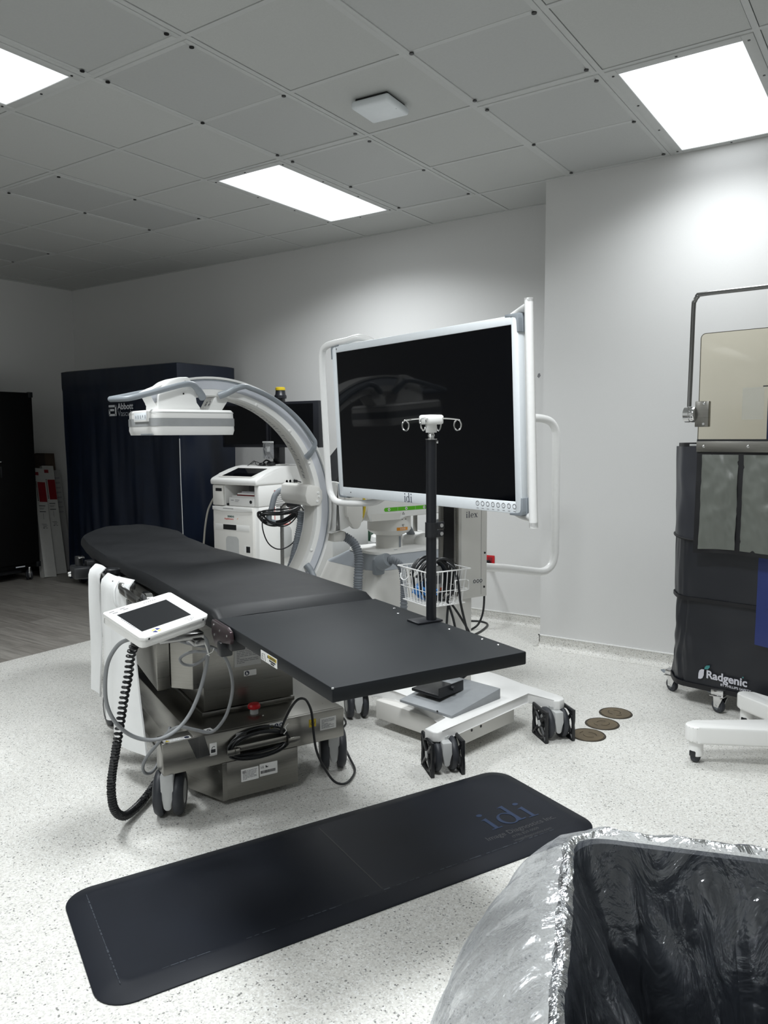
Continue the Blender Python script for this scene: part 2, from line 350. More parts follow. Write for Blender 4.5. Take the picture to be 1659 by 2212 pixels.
def glyphs():
    def ring(cx, cy, rx, ry, tx, ty, a0=0, a1=360, n=28):
        o = [(cx + rx * math.cos(rad(a0 + (a1 - a0) * k / n)), cy + ry * math.sin(rad(a0 + (a1 - a0) * k / n))) for k in range(n + 1)]
        i = [(cx + (rx - tx) * math.cos(rad(a0 + (a1 - a0) * k / n)), cy + (ry - ty) * math.sin(rad(a0 + (a1 - a0) * k / n))) for k in range(n + 1)]
        return [[o[k], o[k + 1], i[k + 1], i[k]] for k in range(n)]
    R = lambda a, b, c, d: [(a, b), (c, b), (c, d), (a, d)]
    dot = [(0.17 + 0.075 * math.cos(k * PI / 8), 0.88 + 0.075 * math.sin(k * PI / 8)) for k in range(16)]
    GL['i'] = ([R(0.12, 0.04, 0.22, 0.62), R(0.03, 0, 0.31, 0.04), [(0.03, 0.60), (0.12, 0.56), (0.12, 0.62), (0.22, 0.66), (0.22, 0.6)][0:0] or [(0.03, 0.585), (0.12, 0.565), (0.22, 0.62), (0.22, 0.66)], dot], 0.36)
    GL['l'] = ([R(0.12, 0.04, 0.22, 1.0), R(0.03, 0, 0.31, 0.04), [(0.03, 0.95), (0.12, 0.92), (0.22, 0.98), (0.22, 1.02)]], 0.36)
    GL['d'] = (ring(0.30, 0.315, 0.26, 0.335, 0.095, 0.045) + [R(0.46, 0.03, 0.56, 1.0), [(0.36, 0.95), (0.46, 0.92), (0.56, 0.98), (0.56, 1.02)], [(0.56, 0.02), (0.68, 0.05), (0.68, 0.09), (0.56, 0.08)]], 0.72)
    GL['e'] = (ring(0.30, 0.315, 0.26, 0.335, 0.09, 0.045, 10, 320) + [R(0.10, 0.32, 0.555, 0.365)], 0.62)
    GL['x'] = ([[(0.06, 0.62), (0.18, 0.62), (0.54, 0.0), (0.42, 0.0)], [(0.06, 0.0), (0.12, 0.0), (0.52, 0.62), (0.46, 0.62)], R(0.0, 0.60, 0.24, 0.635), R(0.38, 0.60, 0.60, 0.635), R(0.0, 0, 0.2, 0.035), R(0.36, 0, 0.62, 0.035)], 0.64)
glyphs()
def serif(name, word, size, m, o, x, y, parent=None, ext=0.0008, sx=1.0, label=None):
    X, Y = V(x).normalized(), V(y).normalized(); N = X.cross(Y); mb = MB(); px = 0
    for ch in word:
        polys, adv = GL[ch]
        for kq, p in enumerate(polys):
            vs = [mb.bm.verts.new(V(o) + X * ((px + q[0]) * size * sx) + Y * (q[1] * size) + N * (ext + kq * .00001)) for q in p]
            fc = mb.bm.faces.new(vs); fc.normal_update()
            if fc.normal.dot(N) < 0: fc.normal_flip()
        px += adv
    return part(name, mb, m, parent, label, smooth=False)
def sticker(name, o, x, y, wd, ht, parent, m=None, lines=0, ink=None, label=None, r=0.002, th=0.0007, margin=0.12):
    """thin label with rows of unreadable small print"""
    X, Y = V(x).normalized(), V(y).normalized(); N = X.cross(Y)
    mb = MB(); mb.prism(rrect(0, 0, wd, ht, min(r, wd * .3, ht * .3), 3), o, X, Y, th); s = part(name, mb, m or PAPER, parent, label, smooth=False)
    if lines:
        mb = MB(); rn = random.Random(int(wd * 1e5 + ht * 1e4 + lines)); st = ht * (1 - 2 * margin) / lines
        for k in range(lines):
            y0 = ht * (1 - margin) - st * (k + 0.75); xx = wd * margin * 0.8
            while xx < wd * (1 - margin):
                l = rn.uniform(0.05, 0.22) * wd; l = min(l, wd * (1 - margin * 0.8) - xx)
                mb.prism([(xx, y0), (xx + l, y0), (xx + l, y0 + st * 0.45), (xx, y0 + st * 0.45)], V(o) + N * (th), X, Y, 0.0003); xx += l + 0.02 * wd
                if rn.random() < 0.12: break
        part('small_print', mb, ink or INK, s, smooth=False)
    return s

# ------------------------------------------------------------------ the room
H = 2.907; XL = -7.46; YB = 5.093; YF = 4.633; XC = -1.953; XR = 2.6; YN = -2.8; XWOOD = -4.55
GX0, GY0, GS = -3.031, 2.202, 0.6096
def structure(name, mb, m, smooth=False): return solo(name, mb, m, None, None, kind='structure') if smooth else solo(name, mb, m, None, None, kind='structure')
structure('floor', MB().box((XWOOD, YN - .1, -.06), (XR + .1, YB + .3, 0)), FLOORM)
structure('floor_wood', MB().box((XL - .1, YN - .1, -.06), (XWOOD, YB + .3, 0)), WOODM)
structure('wall_back', MB().box((XL - .1, YB, 0), (XC + .02, YB + .12, H + .06)), PAINT)
structure('wall_alcove', MB().box((XC, YF, 0), (XR + .1, YB + .12, H + .06)), PAINT)
structure('wall_left', MB().box((XL - .1, YN - .1, 0), (XL, YB, H + .06)), PAINT)
structure('wall_right', MB().box((XR, YN - .1, 0), (XR + .1, YF, H + .06)), PAINT)
structure('wall_front', MB().box((XL, YN - .1, 0), (XR, YN, H + .06)), PAINT)
def cove(name, p0, p1, n):
    """coved skirting: speckled floor sheet turned up the wall"""
    p0, p1, n = V(p0), V(p1), V(n); z = V((0, 0, 1)); R = 0.03
    sec = [(0, 0.076), (0.006, 0.076), (0.006, R + .006)] + [(0.006 + R - R * math.cos(rad(a)), 0.004 + R - R * math.sin(rad(a))) for a in (0, 22, 45, 67, 90)] + [(0.05, 0.0005), (0, 0.0005)]
    structure(name, MB().sweep(sec, [(p0, n, z), (p1, n, z)]), FLOORM)
cove('baseboard_back', (XWOOD, YB, 0), (XC, YB, 0), (0, -1, 0))
cove('baseboard_alcove', (XC - .004, YF, 0), (XR, YF, 0), (0, -1, 0))
cove('baseboard_return', (XC, YB, 0), (XC, YF - .006, 0), (-1, 0, 0))
structure('trim_1', MB().box((XWOOD, YB - .009, .076), (XC - .009, YB, .082)), WHITEM)
structure('trim_2', MB().box((XC - .009, YF - .009, .076), (XR, YF, .082)), WHITEM)
structure('trim_3', MB().box((XC - .009, YF - .009, .076), (XC, YB - .009, .082)), WHITEM)
structure('baseboard_left', MB().box((XL, YN, 0), (XL + .012, YB, .10), .003), PIPING)
structure('baseboard_wood', MB().box((XL + .012, YB - .012, 0), (XWOOD, YB, .10), .003), PIPING)
# ceiling: lay-in tiles between the bars of the grid, lamps and screwed access panels in some of the bays
LAMPS = [(-1, -2), (-1, 2), (3, 2), (3, -2), (-1, -6), (3, -6)]  # last three are out of view, added on the bay pattern for brightness
PANELS = [(0, 0), (0, 2), (2, 0), (2, 2), (-3, 1), (0, -2), (-6, 1)]
busy = {(i, j + k) for i, j in LAMPS + PANELS for k in (0, 1)}
tiles = MB(); bars = MB(); HB = 0.012
for i in range(-8, 10):
    for j in range(-9, 5):
        if (i, j) in busy: continue
        x0, x1 = max(XL, GX0 + i * GS + HB + .0025), min(XR, GX0 + (i + 1) * GS - HB - .0025)
        y0, y1 = max(YN, GY0 + j * GS + HB + .0025), min(YB - .02, GY0 + (j + 1) * GS - HB - .0025)
        if x1 - x0 > .03 and y1 - y0 > .03: tiles.box((x0, y0, H + .003), (x1, y1, H + .02))
structure('ceiling', tiles, TILE)
for i in range(-7, 10):
    x = GX0 + i * GS
    if XL < x < XR: bars.box((x - HB, YN, H), (x + HB, YB, H + .01))
for j in range(-8, 5):
    y = GY0 + j * GS
    if j == 4: y = GY0 + j * GS
    bars.box((XL, y - HB, H + .0004), (XR, y + HB, H + .0104))
structure('trim_4', bars, TBAR)
structure('ceiling_dark_backing', MB().box((XL, YN, H + .05), (XR, YB, H + .07)), GAP)  # dark sheet whose colour stands in for shade in the gaps beside the bars
ed = MB(); ed.box((XL, YB - .02, H - .002), (XC, YB, H + .012)); ed.box((XC, YF - .018, H - .002), (XR, YF, H + .012)); ed.box((XL, YN, H - .002), (XL + .02, YB, H + .012))
structure('trim_5', ed, TBAR)

def bay(i, j): return (GX0 + (i + .5) * GS, GY0 + (j + 1) * GS, H)
def frame_ring(mb, wx, wy, b, z0, z1):
    mb.box((-wx, -wy, z0), (-wx + b, wy, z1), .002); mb.box((wx - b, -wy, z0), (wx, wy, z1), .002)
    mb.box((-wx + b, -wy, z0), (wx - b, -wy + b, z1), .002); mb.box((-wx + b, wy - b, z0), (wx - b, wy, z1), .002)
labs = {(-1, -2): 'ceiling light cut off by the photo edge, nearest the left wall', (-1, 2): 'lit ceiling light above the curved imaging arm, near the back wall',
        (3, 2): 'bright ribbed ceiling light at the top of the projecting wall', (3, -2): 'unseen ceiling light added over the viewer, above the bin', (-1, -6): 'unseen ceiling light added behind the viewer towards the wood floor', (3, -6): 'unseen ceiling light added behind the viewer farthest from the big screen'}
t = thing('ceiling_light', labs[(-1, -2)], 'ceiling light', (0, 0, 0), None, 'recessed ceiling lights')
wx, wy = GS / 2 - HB - .001, GS - HB - .001
m_ = MB(); frame_ring(m_, wx, wy, .045, -.004, .01); part('light_frame', m_, TBAR)
part('diffuser', MB().box((-wx + .044, -wy + .044, .0), (wx - .044, wy - .044, .004)), LIGHTM)
for sx in (-1, 1):
    for k in (-1, -.33, .33, 1): part('screw', MB().cyl((sx * (wx - .022), k * (wy - .05), -.0045), (sx * (wx - .022), k * (wy - .05), -.0065), .0055, n=10), SCREW)
for sy in (-1, 1): part('screw', MB().cyl((0, sy * (wy - .022), -.0045), (0, sy * (wy - .022), -.0065), .0055, n=10), SCREW)
ld_ = bpy.data.lights.new('lamp_light', 'AREA'); ld_.shape = 'RECTANGLE'; ld_.size = 2 * wx - .1; ld_.size_y = 2 * wy - .65; ld_.energy = LAMP_WATT; ld_.spread = rad(LAMP_SPREAD); ld_.color = (.95, .985, 1.0)
lo_ = bpy.data.objects.new('lamp_light', ld_); COL.objects.link(lo_); lo_.parent = t; lo_.location = (0, 0, -.008)
t.location = bay(*LAMPS[0]); lamp = t
for q in LAMPS[1:]:
    d = dup(lamp, bay(*q), labs[q])
    k_ = {(3, 2): .42, (3, -2): 1.45, (3, -6): 1.2, (-1, -6): .5}.get(q)      # output set lamp by lamp to balance wall and floor brightness
    if k_:
        for c in d.children:
            if c.type == 'LIGHT': c.data = c.data.copy(); c.data.energy = LAMP_WATT * k_
labs = {(0, 0): 'long screwed ceiling panel left of the white wireless box', (0, 2): 'screwed ceiling panel beside the light over the imaging arm',
        (2, 0): 'screwed ceiling panel right of the white wireless box', (2, 2): 'screwed ceiling panel beside the bright light at the projecting wall',
        (-3, 1): 'dark screwed ceiling panel over the imaging arm, left of its light', (0, -2): 'screwed ceiling panel beside the light cut off by the photo edge',
        (-6, 1): 'dimmest screwed ceiling panel, above the black cabinet'}
t = thing('ceiling_access_panel', labs[(0, 0)], 'ceiling panel', (0, 0, 0), None, 'screwed ceiling access panels')
m_ = MB(); frame_ring(m_, wx, wy, .024, -.003, .01); part('panel_frame', m_, TBAR)
part('panel_face', MB().box((-wx + .0235, -wy + .0235, .0015), (wx - .0235, wy - .0235, .006)), PANEL)
for sx in (-1, 1):
    for k in (-1, 0, 1): part('screw', MB().cyl((sx * (wx - .026), k * (wy - .05), -.003), (sx * (wx - .026), k * (wy - .05), -.007), .010, n=12), SCREW)
t.location = bay(*PANELS[0]); pan = t
for q in PANELS[1:]: dup(pan, bay(*q), labs[q])
t = thing('wireless_access_point', 'small square white wireless box fixed under a ceiling tile', 'wireless access point', (0, 0, 0))
t.location = (-2.147, 3.13, H + .003); t.rotation_euler = (0, 0, rad(4))
part('mount_plate', MB().box((-.085, -.085, -.012), (.085, .085, 0), .004), GAP)
part('housing', MB().box((-.1, -.1, -.048), (.1, .1, -.012), .012, 3), BEZEL)
part('status_light', MB().cyl((.085, 0, -.048), (.085, 0, -.0485), .002, n=8), INK)
solo('wall_scar', MB().prism([(-.012, -.008), (0, -.018), (.013, -.002), (.006, .016), (-.006, .012)], (-2.181, YB - .0006, 1.77), (1, 0, 0), (0, 0, 1), .0005), INKG, 'small grey chip in the paint on the wall beside the big screen', 'wall mark')
t = thing('wall_outlet', 'red wall outlet with black plug behind the monitor cart', 'outlet', (-2.542, YB, .43))
part('cover_plate', MB().box((-2.58, YB - .006, .372), (-2.506, YB, .488), .003), RED)
part('socket', MB().box((-2.562, YB - .009, .385), (-2.524, YB - .005, .475), .003), DRED)

# ------------------------------------------------------------------ floor covers and mat
t = thing('floor_access_cover', 'round brass floor cover nearest the monitor cart wheel', 'floor cover', (0, 0, 0), None, 'brass floor covers')
part('rim', MB().lathe([(.072, 0), (.072, .0025), (.078, .0025), (.08, 0)], (0, 0, 0.0002), (0, 0, 1), 48), BRASSD)
pl = part('plate', MB().lathe([(0, .003), (.070, .003), (.0715, 0)], (0, 0, 0.0002), (0, 0, 1), 48), BRASS)
g = MB()
for a0, a1, R in ((200, 330, .028), (20, 120, .03), (150, 185, .045)):
    ps = [V((R * math.cos(rad(a0 + (a1 - a0) * k / 10)) + .008, R * math.sin(rad(a0 + (a1 - a0) * k / 10)), .0030)) for k in range(11)]; g.tube(ps, .0016, 6)
part('finger_groove', g, BRASSD, pl)
t.location = (-1.174, 3.351, 0)
dup(t, (-1.166, 3.521, 0), 'middle one of three round brass floor covers in a row', rotz=1.2)
dup(t, (-1.158, 3.696, 0), 'round brass floor cover nearest the lead barrier', rotz=2.6)

MF = (-1.53, 1.035, math.degrees(math.atan2(2.60 - 1.17, -1.105 + 1.76)))
t = thing('anti_fatigue_mat', 'long black anti-fatigue floor mat with faded blue and grey lettering', 'floor mat', (0, 0, 0), MF)
L, W = 1.67, 0.565
def mat_top(inset, z): return [(p[0], p[1], z) for p in rrect(inset, inset, L - inset, W - inset, max(.01, .085 - inset * .8), 8)]
m_ = MB(); prev = None
for ins, z in ((0, 0.0005), (0.0, .004), (.004, .007), (.050, .0185), (.056, .0198), (.064, .0192), (.078, .0185)):
    ring = [m_.bm.verts.new(p) for p in mat_top(ins, z)]
    if prev:
        for k in range(len(ring)): m_.bm.faces.new((prev[k], prev[(k + 1) % len(ring)], ring[(k + 1) % len(ring)], ring[k]))
    prev = ring
m_.bm.faces.new(prev)
mp = part('mat_body', m_, MATM)
X, Y = V((1, 0, 0)), V((0, 1, 0))
m_ = MB()
for p0_, p1_, n_ in (((.060, .06), (.060, .50), 26), ((.14, .060), (1.5, .060), 60)):
    for k in range(n_):
        f0, f1 = k / n_, (k + random.uniform(.55, 1.0)) / n_; h_ = random.uniform(.0006, .0022); a = V(p0_).lerp(V(p1_), f0) if False else (p0_[0] + (p1_[0] - p0_[0]) * f0, p0_[1] + (p1_[1] - p0_[1]) * f0); b = (p0_[0] + (p1_[0] - p0_[0]) * f1, p0_[1] + (p1_[1] - p0_[1]) * f1)
        d = (h_, 0) if p0_[0] == p1_[0] else (0, h_)
        if p0_[0] != p1_[0] and random.random() < .35: continue
        q = [m_.bm.verts.new((x_, y_, .0203)) for x_, y_ in ((a[0] - d[0], a[1] - d[1]), (b[0] - d[0], b[1] - d[1]), (b[0] + d[0], b[1] + d[1]), (a[0] + d[0], a[1] + d[1]))]; m_.bm.faces.new(q)
bmesh.ops.recalc_face_normals(m_.bm, faces=m_.bm.faces); part('scuff_marks', m_, mat('scuffed_foam', (.035, .042, .055), .6), mp, smooth=False)
part("seam", MB().box((.818, .05, .0184), (.822, W - .05, .0189)), PIPING, mp)
serif('printed_name', 'idi', .118, MATBLUE, (1.315, .168, .0186), X, Y, mp, sx=1.3)
text('printed_line', 'Image Diagnostics Inc.', .034, MATGREY, (1.26, .118, .0186), X, Y, mp)
text('printed_line', '(978) 829-0009', .019, MATGREY, (1.345, .092, .0186), X, Y, mp)
text('printed_line', 'imagediagnostics.com', .019, MATGREY, (1.335, .070, .0186), X, Y, mp)

# ------------------------------------------------------------------ casters
def twin_caster(x, y, top, R, gap, wid, parent=None, ang=0, guard=False, forkm=None, hub=None):
    """two wheels on an axle along local x turned by ang, pale tapered fork between them"""
    a = rad(ang); ax = V((math.cos(a), math.sin(a), 0)); fw = V((-math.sin(a), math.cos(a), 0)); c = V((x, y, R)); z = V((0, 0, 1))
    m_ = MB(); hw = max(gap / 2 - .002, R * .28)
    prof = [(-R * .38, top), (R * .38, top), (R * .36, R * 1.5), (R * .26, R * .75), (R * .12, R * .55), (-R * .12, R * .55), (-R * .26, R * .75), (-R * .36, R * 1.5)]
    m_.prism([(-hw, top), (hw, top), (hw * .96, R * 1.25), (hw * .62, R * .62), (hw * .3, R * .5), (-hw * .3, R * .5), (-hw * .62, R * .62), (-hw * .96, R * 1.25)], V((x, y, 0)) - fw * R * .12, ax, z, R * .75, .006)
    m_.cyl(c - ax * (gap / 2 + wid * .6), c + ax * (gap / 2 + wid * .6), R * .13, n=12)
    m_.cyl((x, y, top - .004), (x, y, top + .012), R * .34, n=20)
    cs = part('caster', m_, forkm or GREYL, parent)
    for s in (-1, 1):
        p0 = c + ax * s * gap / 2; m_ = MB()
        m_.lathe([(R * .55, 0), (R * .93, .0), (R, wid * .22), (R, wid * .55), (R * .9, wid * .86), (R * .72, wid), (R * .55, wid * .97)], p0, ax * s, 36)
        wh = part('wheel', m_, TYRE, cs)
        m_ = MB(); m_.lathe([(0, .003), (R * .56, .003), (R * .56, wid * .92), (R * .5, wid * .97), (0, wid * .93)], p0, ax * s, 28); part('hub', m_, hub or GREYL, wh if False else cs)
        if guard:
            m_ = MB(); o = p0 + ax * s * (wid + .012); q = R * .98
            def P(u, v_): return o + fw * u + z * v_
            for k in range(4):
                a0 = k * PI / 2; pr = []
            ring = [(.90 * R * math.cos(k * PI / 18), .90 * R * math.sin(k * PI / 18)) for k in range(36)]
            m_.tube([P(*p) for p in ring], .007, 6, True)
            sq = [(q, -q), (q, -q * .35), (q * .93, 0), (q, q * .35), (q, q), (q * .35, q * .95), (-q * .35, q * .95), (-q, q), (-q, q * .35), (-q * .93, 0), (-q, -q * .35), (-q, -q), ]
            m_.tube([P(*p) for p in sq], .008, 6, True)
            for k in range(4):
                t_ = PI / 4 + k * PI / 2; m_.tube([P(R * .25 * math.cos(t_), R * .25 * math.sin(t_)), P(R * 1.25 * math.cos(t_), R * 1.25 * math.sin(t_))], .008, 6)
            m_.lathe([(0, -.012), (R * .32, -.012), (R * .32, .004), (0, .004)], o, ax * s, 20)
            part('cable_guard', m_, BLACK, cs)
            part('hub_cap', MB().lathe([(0, .0), (R * .2, .0), (R * .2, .008), (0, .009)], o, ax * s, 18), GREYL, cs)
    return cs

# ------------------------------------------------------------------ imaging table
T = (-0.935, 1.59, 65.0)
t = thing('imaging_table', 'stainless operating table with black top and wheeled base beside the floor mat', 'operating table', (0, 1.3, 0), T)
ch = MB()
ch.box((-.262, 1.16, .165), (.335, 2.05, .292), .004)
ch.box((-.16, 1.152, .026), (.143, 2.10, .17), .003)
chs = part('base_chassis', ch, STEEL)
m_ = MB(); m_.prism([(-.142, 1.1505), (-.16, 1.1505), (-.235, 1.32), (-.235, 2.1), (-.16, 2.1)], (0, 0, .027), X, Y, .14); part('side_panel', m_, STEEL, chs)
for z_ in (.055, .14): part('screw', MB().cyl((-.167, 1.162, z_), (-.170, 1.161, z_), .004, n=8), CHROME, chs)
bar = MB(); bar.box((-.375, 1.148, .172), (.343, 1.235, .290), .004); fb = part('front_bar', bar, STEEL)
part('rear_bar', MB().box((-.33, 2.16, .165), (.33, 2.32, .285), .004), STEELD)
part('lock_tongue', MB().prism([(-.285, .287), (-.225, .292), (-.205, .215), (-.255, .212)], (0, 1.1475, 0), X, (0, 0, 1), .0025), STEELD, fb)
for x_, y_, a_ in ((-.335, 1.215, -24), (.352, 1.27, -22)): twin_caster(x_, y_, .175, .083, .036, .036, ang=a_)
for x_ in (-.30, .30): twin_caster(x_, 2.24, .17, .083, .05, .036)
# column and cantilever
m_ = MB(); m_.box((-.161, 1.35, .291), (.203, 1.95, .50), .003); m_.box((-.172, 1.335, .291), (.214, 1.96, .306), .002); part('column_base', m_, STEEL)
m_ = MB(); m_.prism([(-.165, 1.33), (.206, 1.33), (.206, 1.96), (-.165, 1.96)], (0, 0, .312), X, Y, .428, .002); m_.prism([(-.205, 1.331), (-.16, 1.331), (-.16, 2.02), (-.27, 2.02), (-.27, 1.40)], (0, 0, .405), X, Y, .335, .002)
shr = part('column_shroud', m_, STEEL)
m_ = MB(); m_.prism([(1.40, .40), (1.40, .74), (2.05, .74), (2.05, .66), (1.98, .445)], (-.272, 0, 0), (0, 1, 0), (0, 0, 1), -.05, .003); part('cantilever', m_, STEEL)
part('screw', MB().cyl((-.185, 1.331, .42), (-.185, 1.3285, .42), .006, n=10), SCREW, shr)
# carbon top with side rails, and the leaf at the foot end
def prof_z(u):
    ks = [(.79, .0), (1.5, -.012), (2.1, -.028), (2.6, -.048), (2.95, -.046), (3.2, -.022), (3.4, .012)]
    for (a, b), (c, d) in zip(ks[:-1], ks[1:]):
        if u <= c: s_ = (u - a) / (c - a); s_ = s_ * s_ * (3 - 2 * s_); return b + (d - b) * s_
    return ks[-1][1]
def hw_(u): return .275 if u < 3.15 else .275 - (.19 * ((u - 3.15) / .22) ** 2.4 if u < 3.37 else .19)
us = [.79 + (3.35 - .79) * k / 46 for k in range(47)]
m_ = MB(); m_.sweep([(-1, -.028), (1, -.028), (1, 0), (-1, 0)], [(V((0, u, .772 + prof_z(u))), V((hw_(u) * .97, 0, 0)), V((0, 0, 1))) for u in us]); part('tabletop', m_, BLACKM, smooth=False)
for s in (-1, 1):
    m_ = MB(); m_.box((s * .30 - .006, 1.45, .70), (s * .30 + .006, 2.25, .728), .002)
    for u in (1.5, 1.85, 2.2): m_.box((min(s * .30, s * .25), u - .012, .704), (max(s * .30, s * .25), u + .012, .742))
    part('side_rail', m_, BLACKM)
lf = part('foot_board', MB().box((-.2835, 0, .7645), (.2835, .786, .80), .004, 2), BOARD)
for p in ((.23, .55), (.25, .30), (.262, .16), (.258, .62), (.262, .09)): part('snap_stud', MB().lathe([(0, .0016), (.003, .0014), (.0045, 0)], (p[0], p[1], .80), (0, 0, 1), 10), CHROME, lf)
for p in ((-.2835, .001), ):
    part('corner_chip', MB().box((-.2838, .0, .797), (-.279, .003, .8004)), GREYL, lf)
st = sticker('caution_label', (-.2838, .425, .762), (0, -1, 0), (0, 0, 1), .112, .026, lf, label='white caution label with yellow heading')
m_ = MB(); m_.prism([(.050, .0145), (.108, .0145), (.108, .0235), (.050, .0235)], V((-.2847, .425, .762)), (0, -1, 0), (0, 0, 1), .0002); cp_ = part('heading_band', m_, YEL, st)
text('printed_word', 'CAUTION', .0095, INK, (-.2850, .425 - .060, .762 + .0158), (0, -1, 0), (0, 0, 1), st, bold=.0003)
m_ = MB(); m_.prism([(.046, .0155), (.056, .0155), (.051, .0235)], V((-.2850, .425, .762)), (0, -1, 0), (0, 0, 1), .0002); part('warning_triangle', m_, INK, st)
m_ = MB(); [m_.box((-.2853, .425 - .060 - x_ - l_, .762 + z_), (-.2846, .425 - .060 - x_, .762 + z_ + .0036)) for x_, l_, z_ in ((0, .012, .0085), (.0135, .014, .0085), (.029, .012, .0085), (.010, .022, .0028))]; part('small_print', m_, INK, st)
text('printed_word', '4 kg', .006, INK, (-.2850, .425 - .012, .762 + .011), (0, -1, 0), (0, 0, 1), st)
text('printed_word', '35 lbs', .006, INK, (-.2850, .425 - .011, .762 + .0035), (0, -1, 0), (0, 0, 1), st)
m_ = MB(); m_.tube([V((-.2849, .425 - .008, .764)), V((-.2849, .425 - .010, .780)), V((-.2849, .425 - .028, .782)), V((-.2849, .425 - .034, .764))], .0005, 5); part('weight_symbol', m_, INK, st)
m_ = MB(); m_.prism([(.80, .752), (.80, .792), (.79, .800), (.66, .800), (.632, .792), (.625, .772), (.632, .755), (.70, .748), (.73, .728), (.77, .722)], (-.287, 0, 0), (0, 1, 0), (0, 0, 1), -.012, .003)
br_ = part('hinge_bracket', m_, ANOD)
for u, z_ in ((.775, .785), (.72, .778), (.655, .776), (.77, .755)): part('screw', MB().cyl((-.299, u, z_), (-.3005, u, z_), .0035, n=10), ALU, br_)
m_ = MB(); m_.box((-.285, .66, .725), (-.24, .82, .762), .004); m_.box((-.305, .70, .70), (-.265, .735, .745), .006); part('hinge_block', m_, BLACK)
# things fixed to the base
m_ = MB(); m_.lathe([(.016, 0), (.016, .018), (.011, .02)], (.012, 1.265, .291), (0, 0, 1), 24); m_.lathe([(0, .0), (.013, 0), (.013, .012), (0, .012)], (.012, 1.265, .291), (0, 0, 1), 20)
es = part('emergency_stop', m_, GREYL, label='red mushroom stop button')
part('button', MB().lathe([(.010, .018), (.024, .024), (.025, .033), (.020, .040), (0, .043)], (.012, 1.265, .291), (0, 0, 1), 28), RED, es)
part('status_lamp', MB().lathe([(0, .003), (.003, .002), (.004, 0)], (.032, 1.225, .292), (0, 0, 1), 10), CHROME)
m_ = MB(); m_.box((-.155, 1.100, .213), (-.108, 1.104, .236), .004); m_.box((-.128, 1.10, .214), (-.124, 1.149, .236)); m_.box((-.124, 1.113, .218), (.08, 1.118, .240), .001)
m_.box((.082, 1.100, .211), (.131, 1.104, .232), .004); m_.box((.082, 1.10, .212), (.086, 1.149, .231)); wd = part('cord_winder', m_, STEEL)
part('screw', MB().cyl((-.106, 1.113, .229), (-.106, 1.1115, .229), .005, n=12), SCREW, wd)
m_ = MB(); rn = random.Random(3)
for k in range(7):
    a_, b_ = .112 + rn.uniform(-.012, .012), .036 + rn.uniform(-.008, .012); cx, cz_ = -.022 + rn.uniform(-.008, .008), .222 + rn.uniform(-.012, .01); yy = 1.124 + k * .0028
    pts = []
    for q in range(40):
        an = 2 * PI * q / 40; ca, sa = math.cos(an), math.sin(an)
        pts.append((cx + a_ * (abs(ca) ** .7) * (1 if ca > 0 else -1), yy + .002 * math.sin(3 * an + k), cz_ + (b_ + (.012 if sa > 0 else .006) * (1 - abs(ca))) * (abs(sa) ** .8) * (1 if sa > 0 else -1)))
    m_.tube(pts, .0042, 7, True)
pc = part('power_cord', m_, CABLE, label='coiled black power cord')
m_ = MB(); m_.tube([(.060, 1.118, .252), (.062, 1.108, .28), (.072, 1.095, .318), (.098, 1.085, .366), (.125, 1.082, .384), (.152, 1.083, .37), (.175, 1.09, .318), (.184, 1.095, .24), (.196, 1.095, .16), (.225, 1.09, .09), (.262, 1.085, .03), (.30, 1.08, .010), (.345, 1.10, .010), (.402, 1.17, .010), (.43, 1.27, .02), (.42, 1.36, .10), (.40, 1.45, .17)], .0048, 8, smooth=6); part('loose_cord', m_, CABLE, pc)
m_ = MB(); m_.tube([(.07, 1.114, .248), (.078, 1.108, .262), (.072, 1.106, .275), (.084, 1.102, .29)], .0016, 6, smooth=4); part('cable_tie', m_, WHITE, pc)
m_ = MB(); m_.tube([(.345, 1.62, .25), (.40, 1.58, .20), (.46, 1.56, .10), (.50, 1.55, .012), (.56, 1.60, .006), (.62, 1.66, .006), (.64, 1.75, .006), (.60, 1.84, .006)], .004, 7, smooth=5); m_.tube([(.345, 1.70, .22), (.39, 1.66, .10), (.44, 1.66, .012), (.50, 1.72, .006), (.53, 1.83, .006)], .006, 7, smooth=5); part('rear_lead', m_, CABLE)
# printed labels on the base
def lab(*a, **k): return sticker(*a, **k)
Xf, Zf = V((1, 0, 0)), V((0, 0, 1)); yf = 1.1478; yb_ = 1.1518
a = lab('rating_label', (-.088, yb_, .082), Xf, Zf, .069, .048, chs, lines=8, ink=INKG); serif('maker_mark', 'idi', .010, INK, (-.085, yb_ - .001, .115), Xf, Zf, a, .0012)
a = lab('barcode_label', (-.015, yb_, .086), Xf, Zf, .072, .048, chs, lines=0); serif('maker_mark', 'idi', .010, INK, (-.012, yb_ - .001, .117), Xf, Zf, a, .0012)
m_ = MB(); xx = .004
while xx < .062:
    q = random.choice((.0006, .0010, .0016)); m_.prism([(xx, .010), (xx + q, .010), (xx + q, .021), (xx, .021)], (-.015, yb_ - .0008, .086), Xf, Zf, .0003); xx += q + random.choice((.0006, .0011))
part('barcode', m_, INK, a, smooth=False)
m_ = MB(); m_.prism([(.024, .031), (.034, .031), (.034, .037), (.031, .034), (.028, .037), (.026, .040), (.024, .040)], (-.015, yb_ - .0008, .086), Xf, Zf, .0003); part('factory_symbol', m_, INK, a)
lab('instruction_label', (.237, yf, .215), Xf, Zf, .070, .049, fb, lines=9, ink=INKG)
a = lab('yellow_tag', (.190, yf, .237), Xf, Zf, .030, .031, fb, m=YEL); text('printed_word', 'CV', .016, INK, (.195, yf - .0008, .246), Xf, Zf, a)
a = lab('hazard_label', (.027, yf, .263), Xf, Zf, .058, .021, fb)
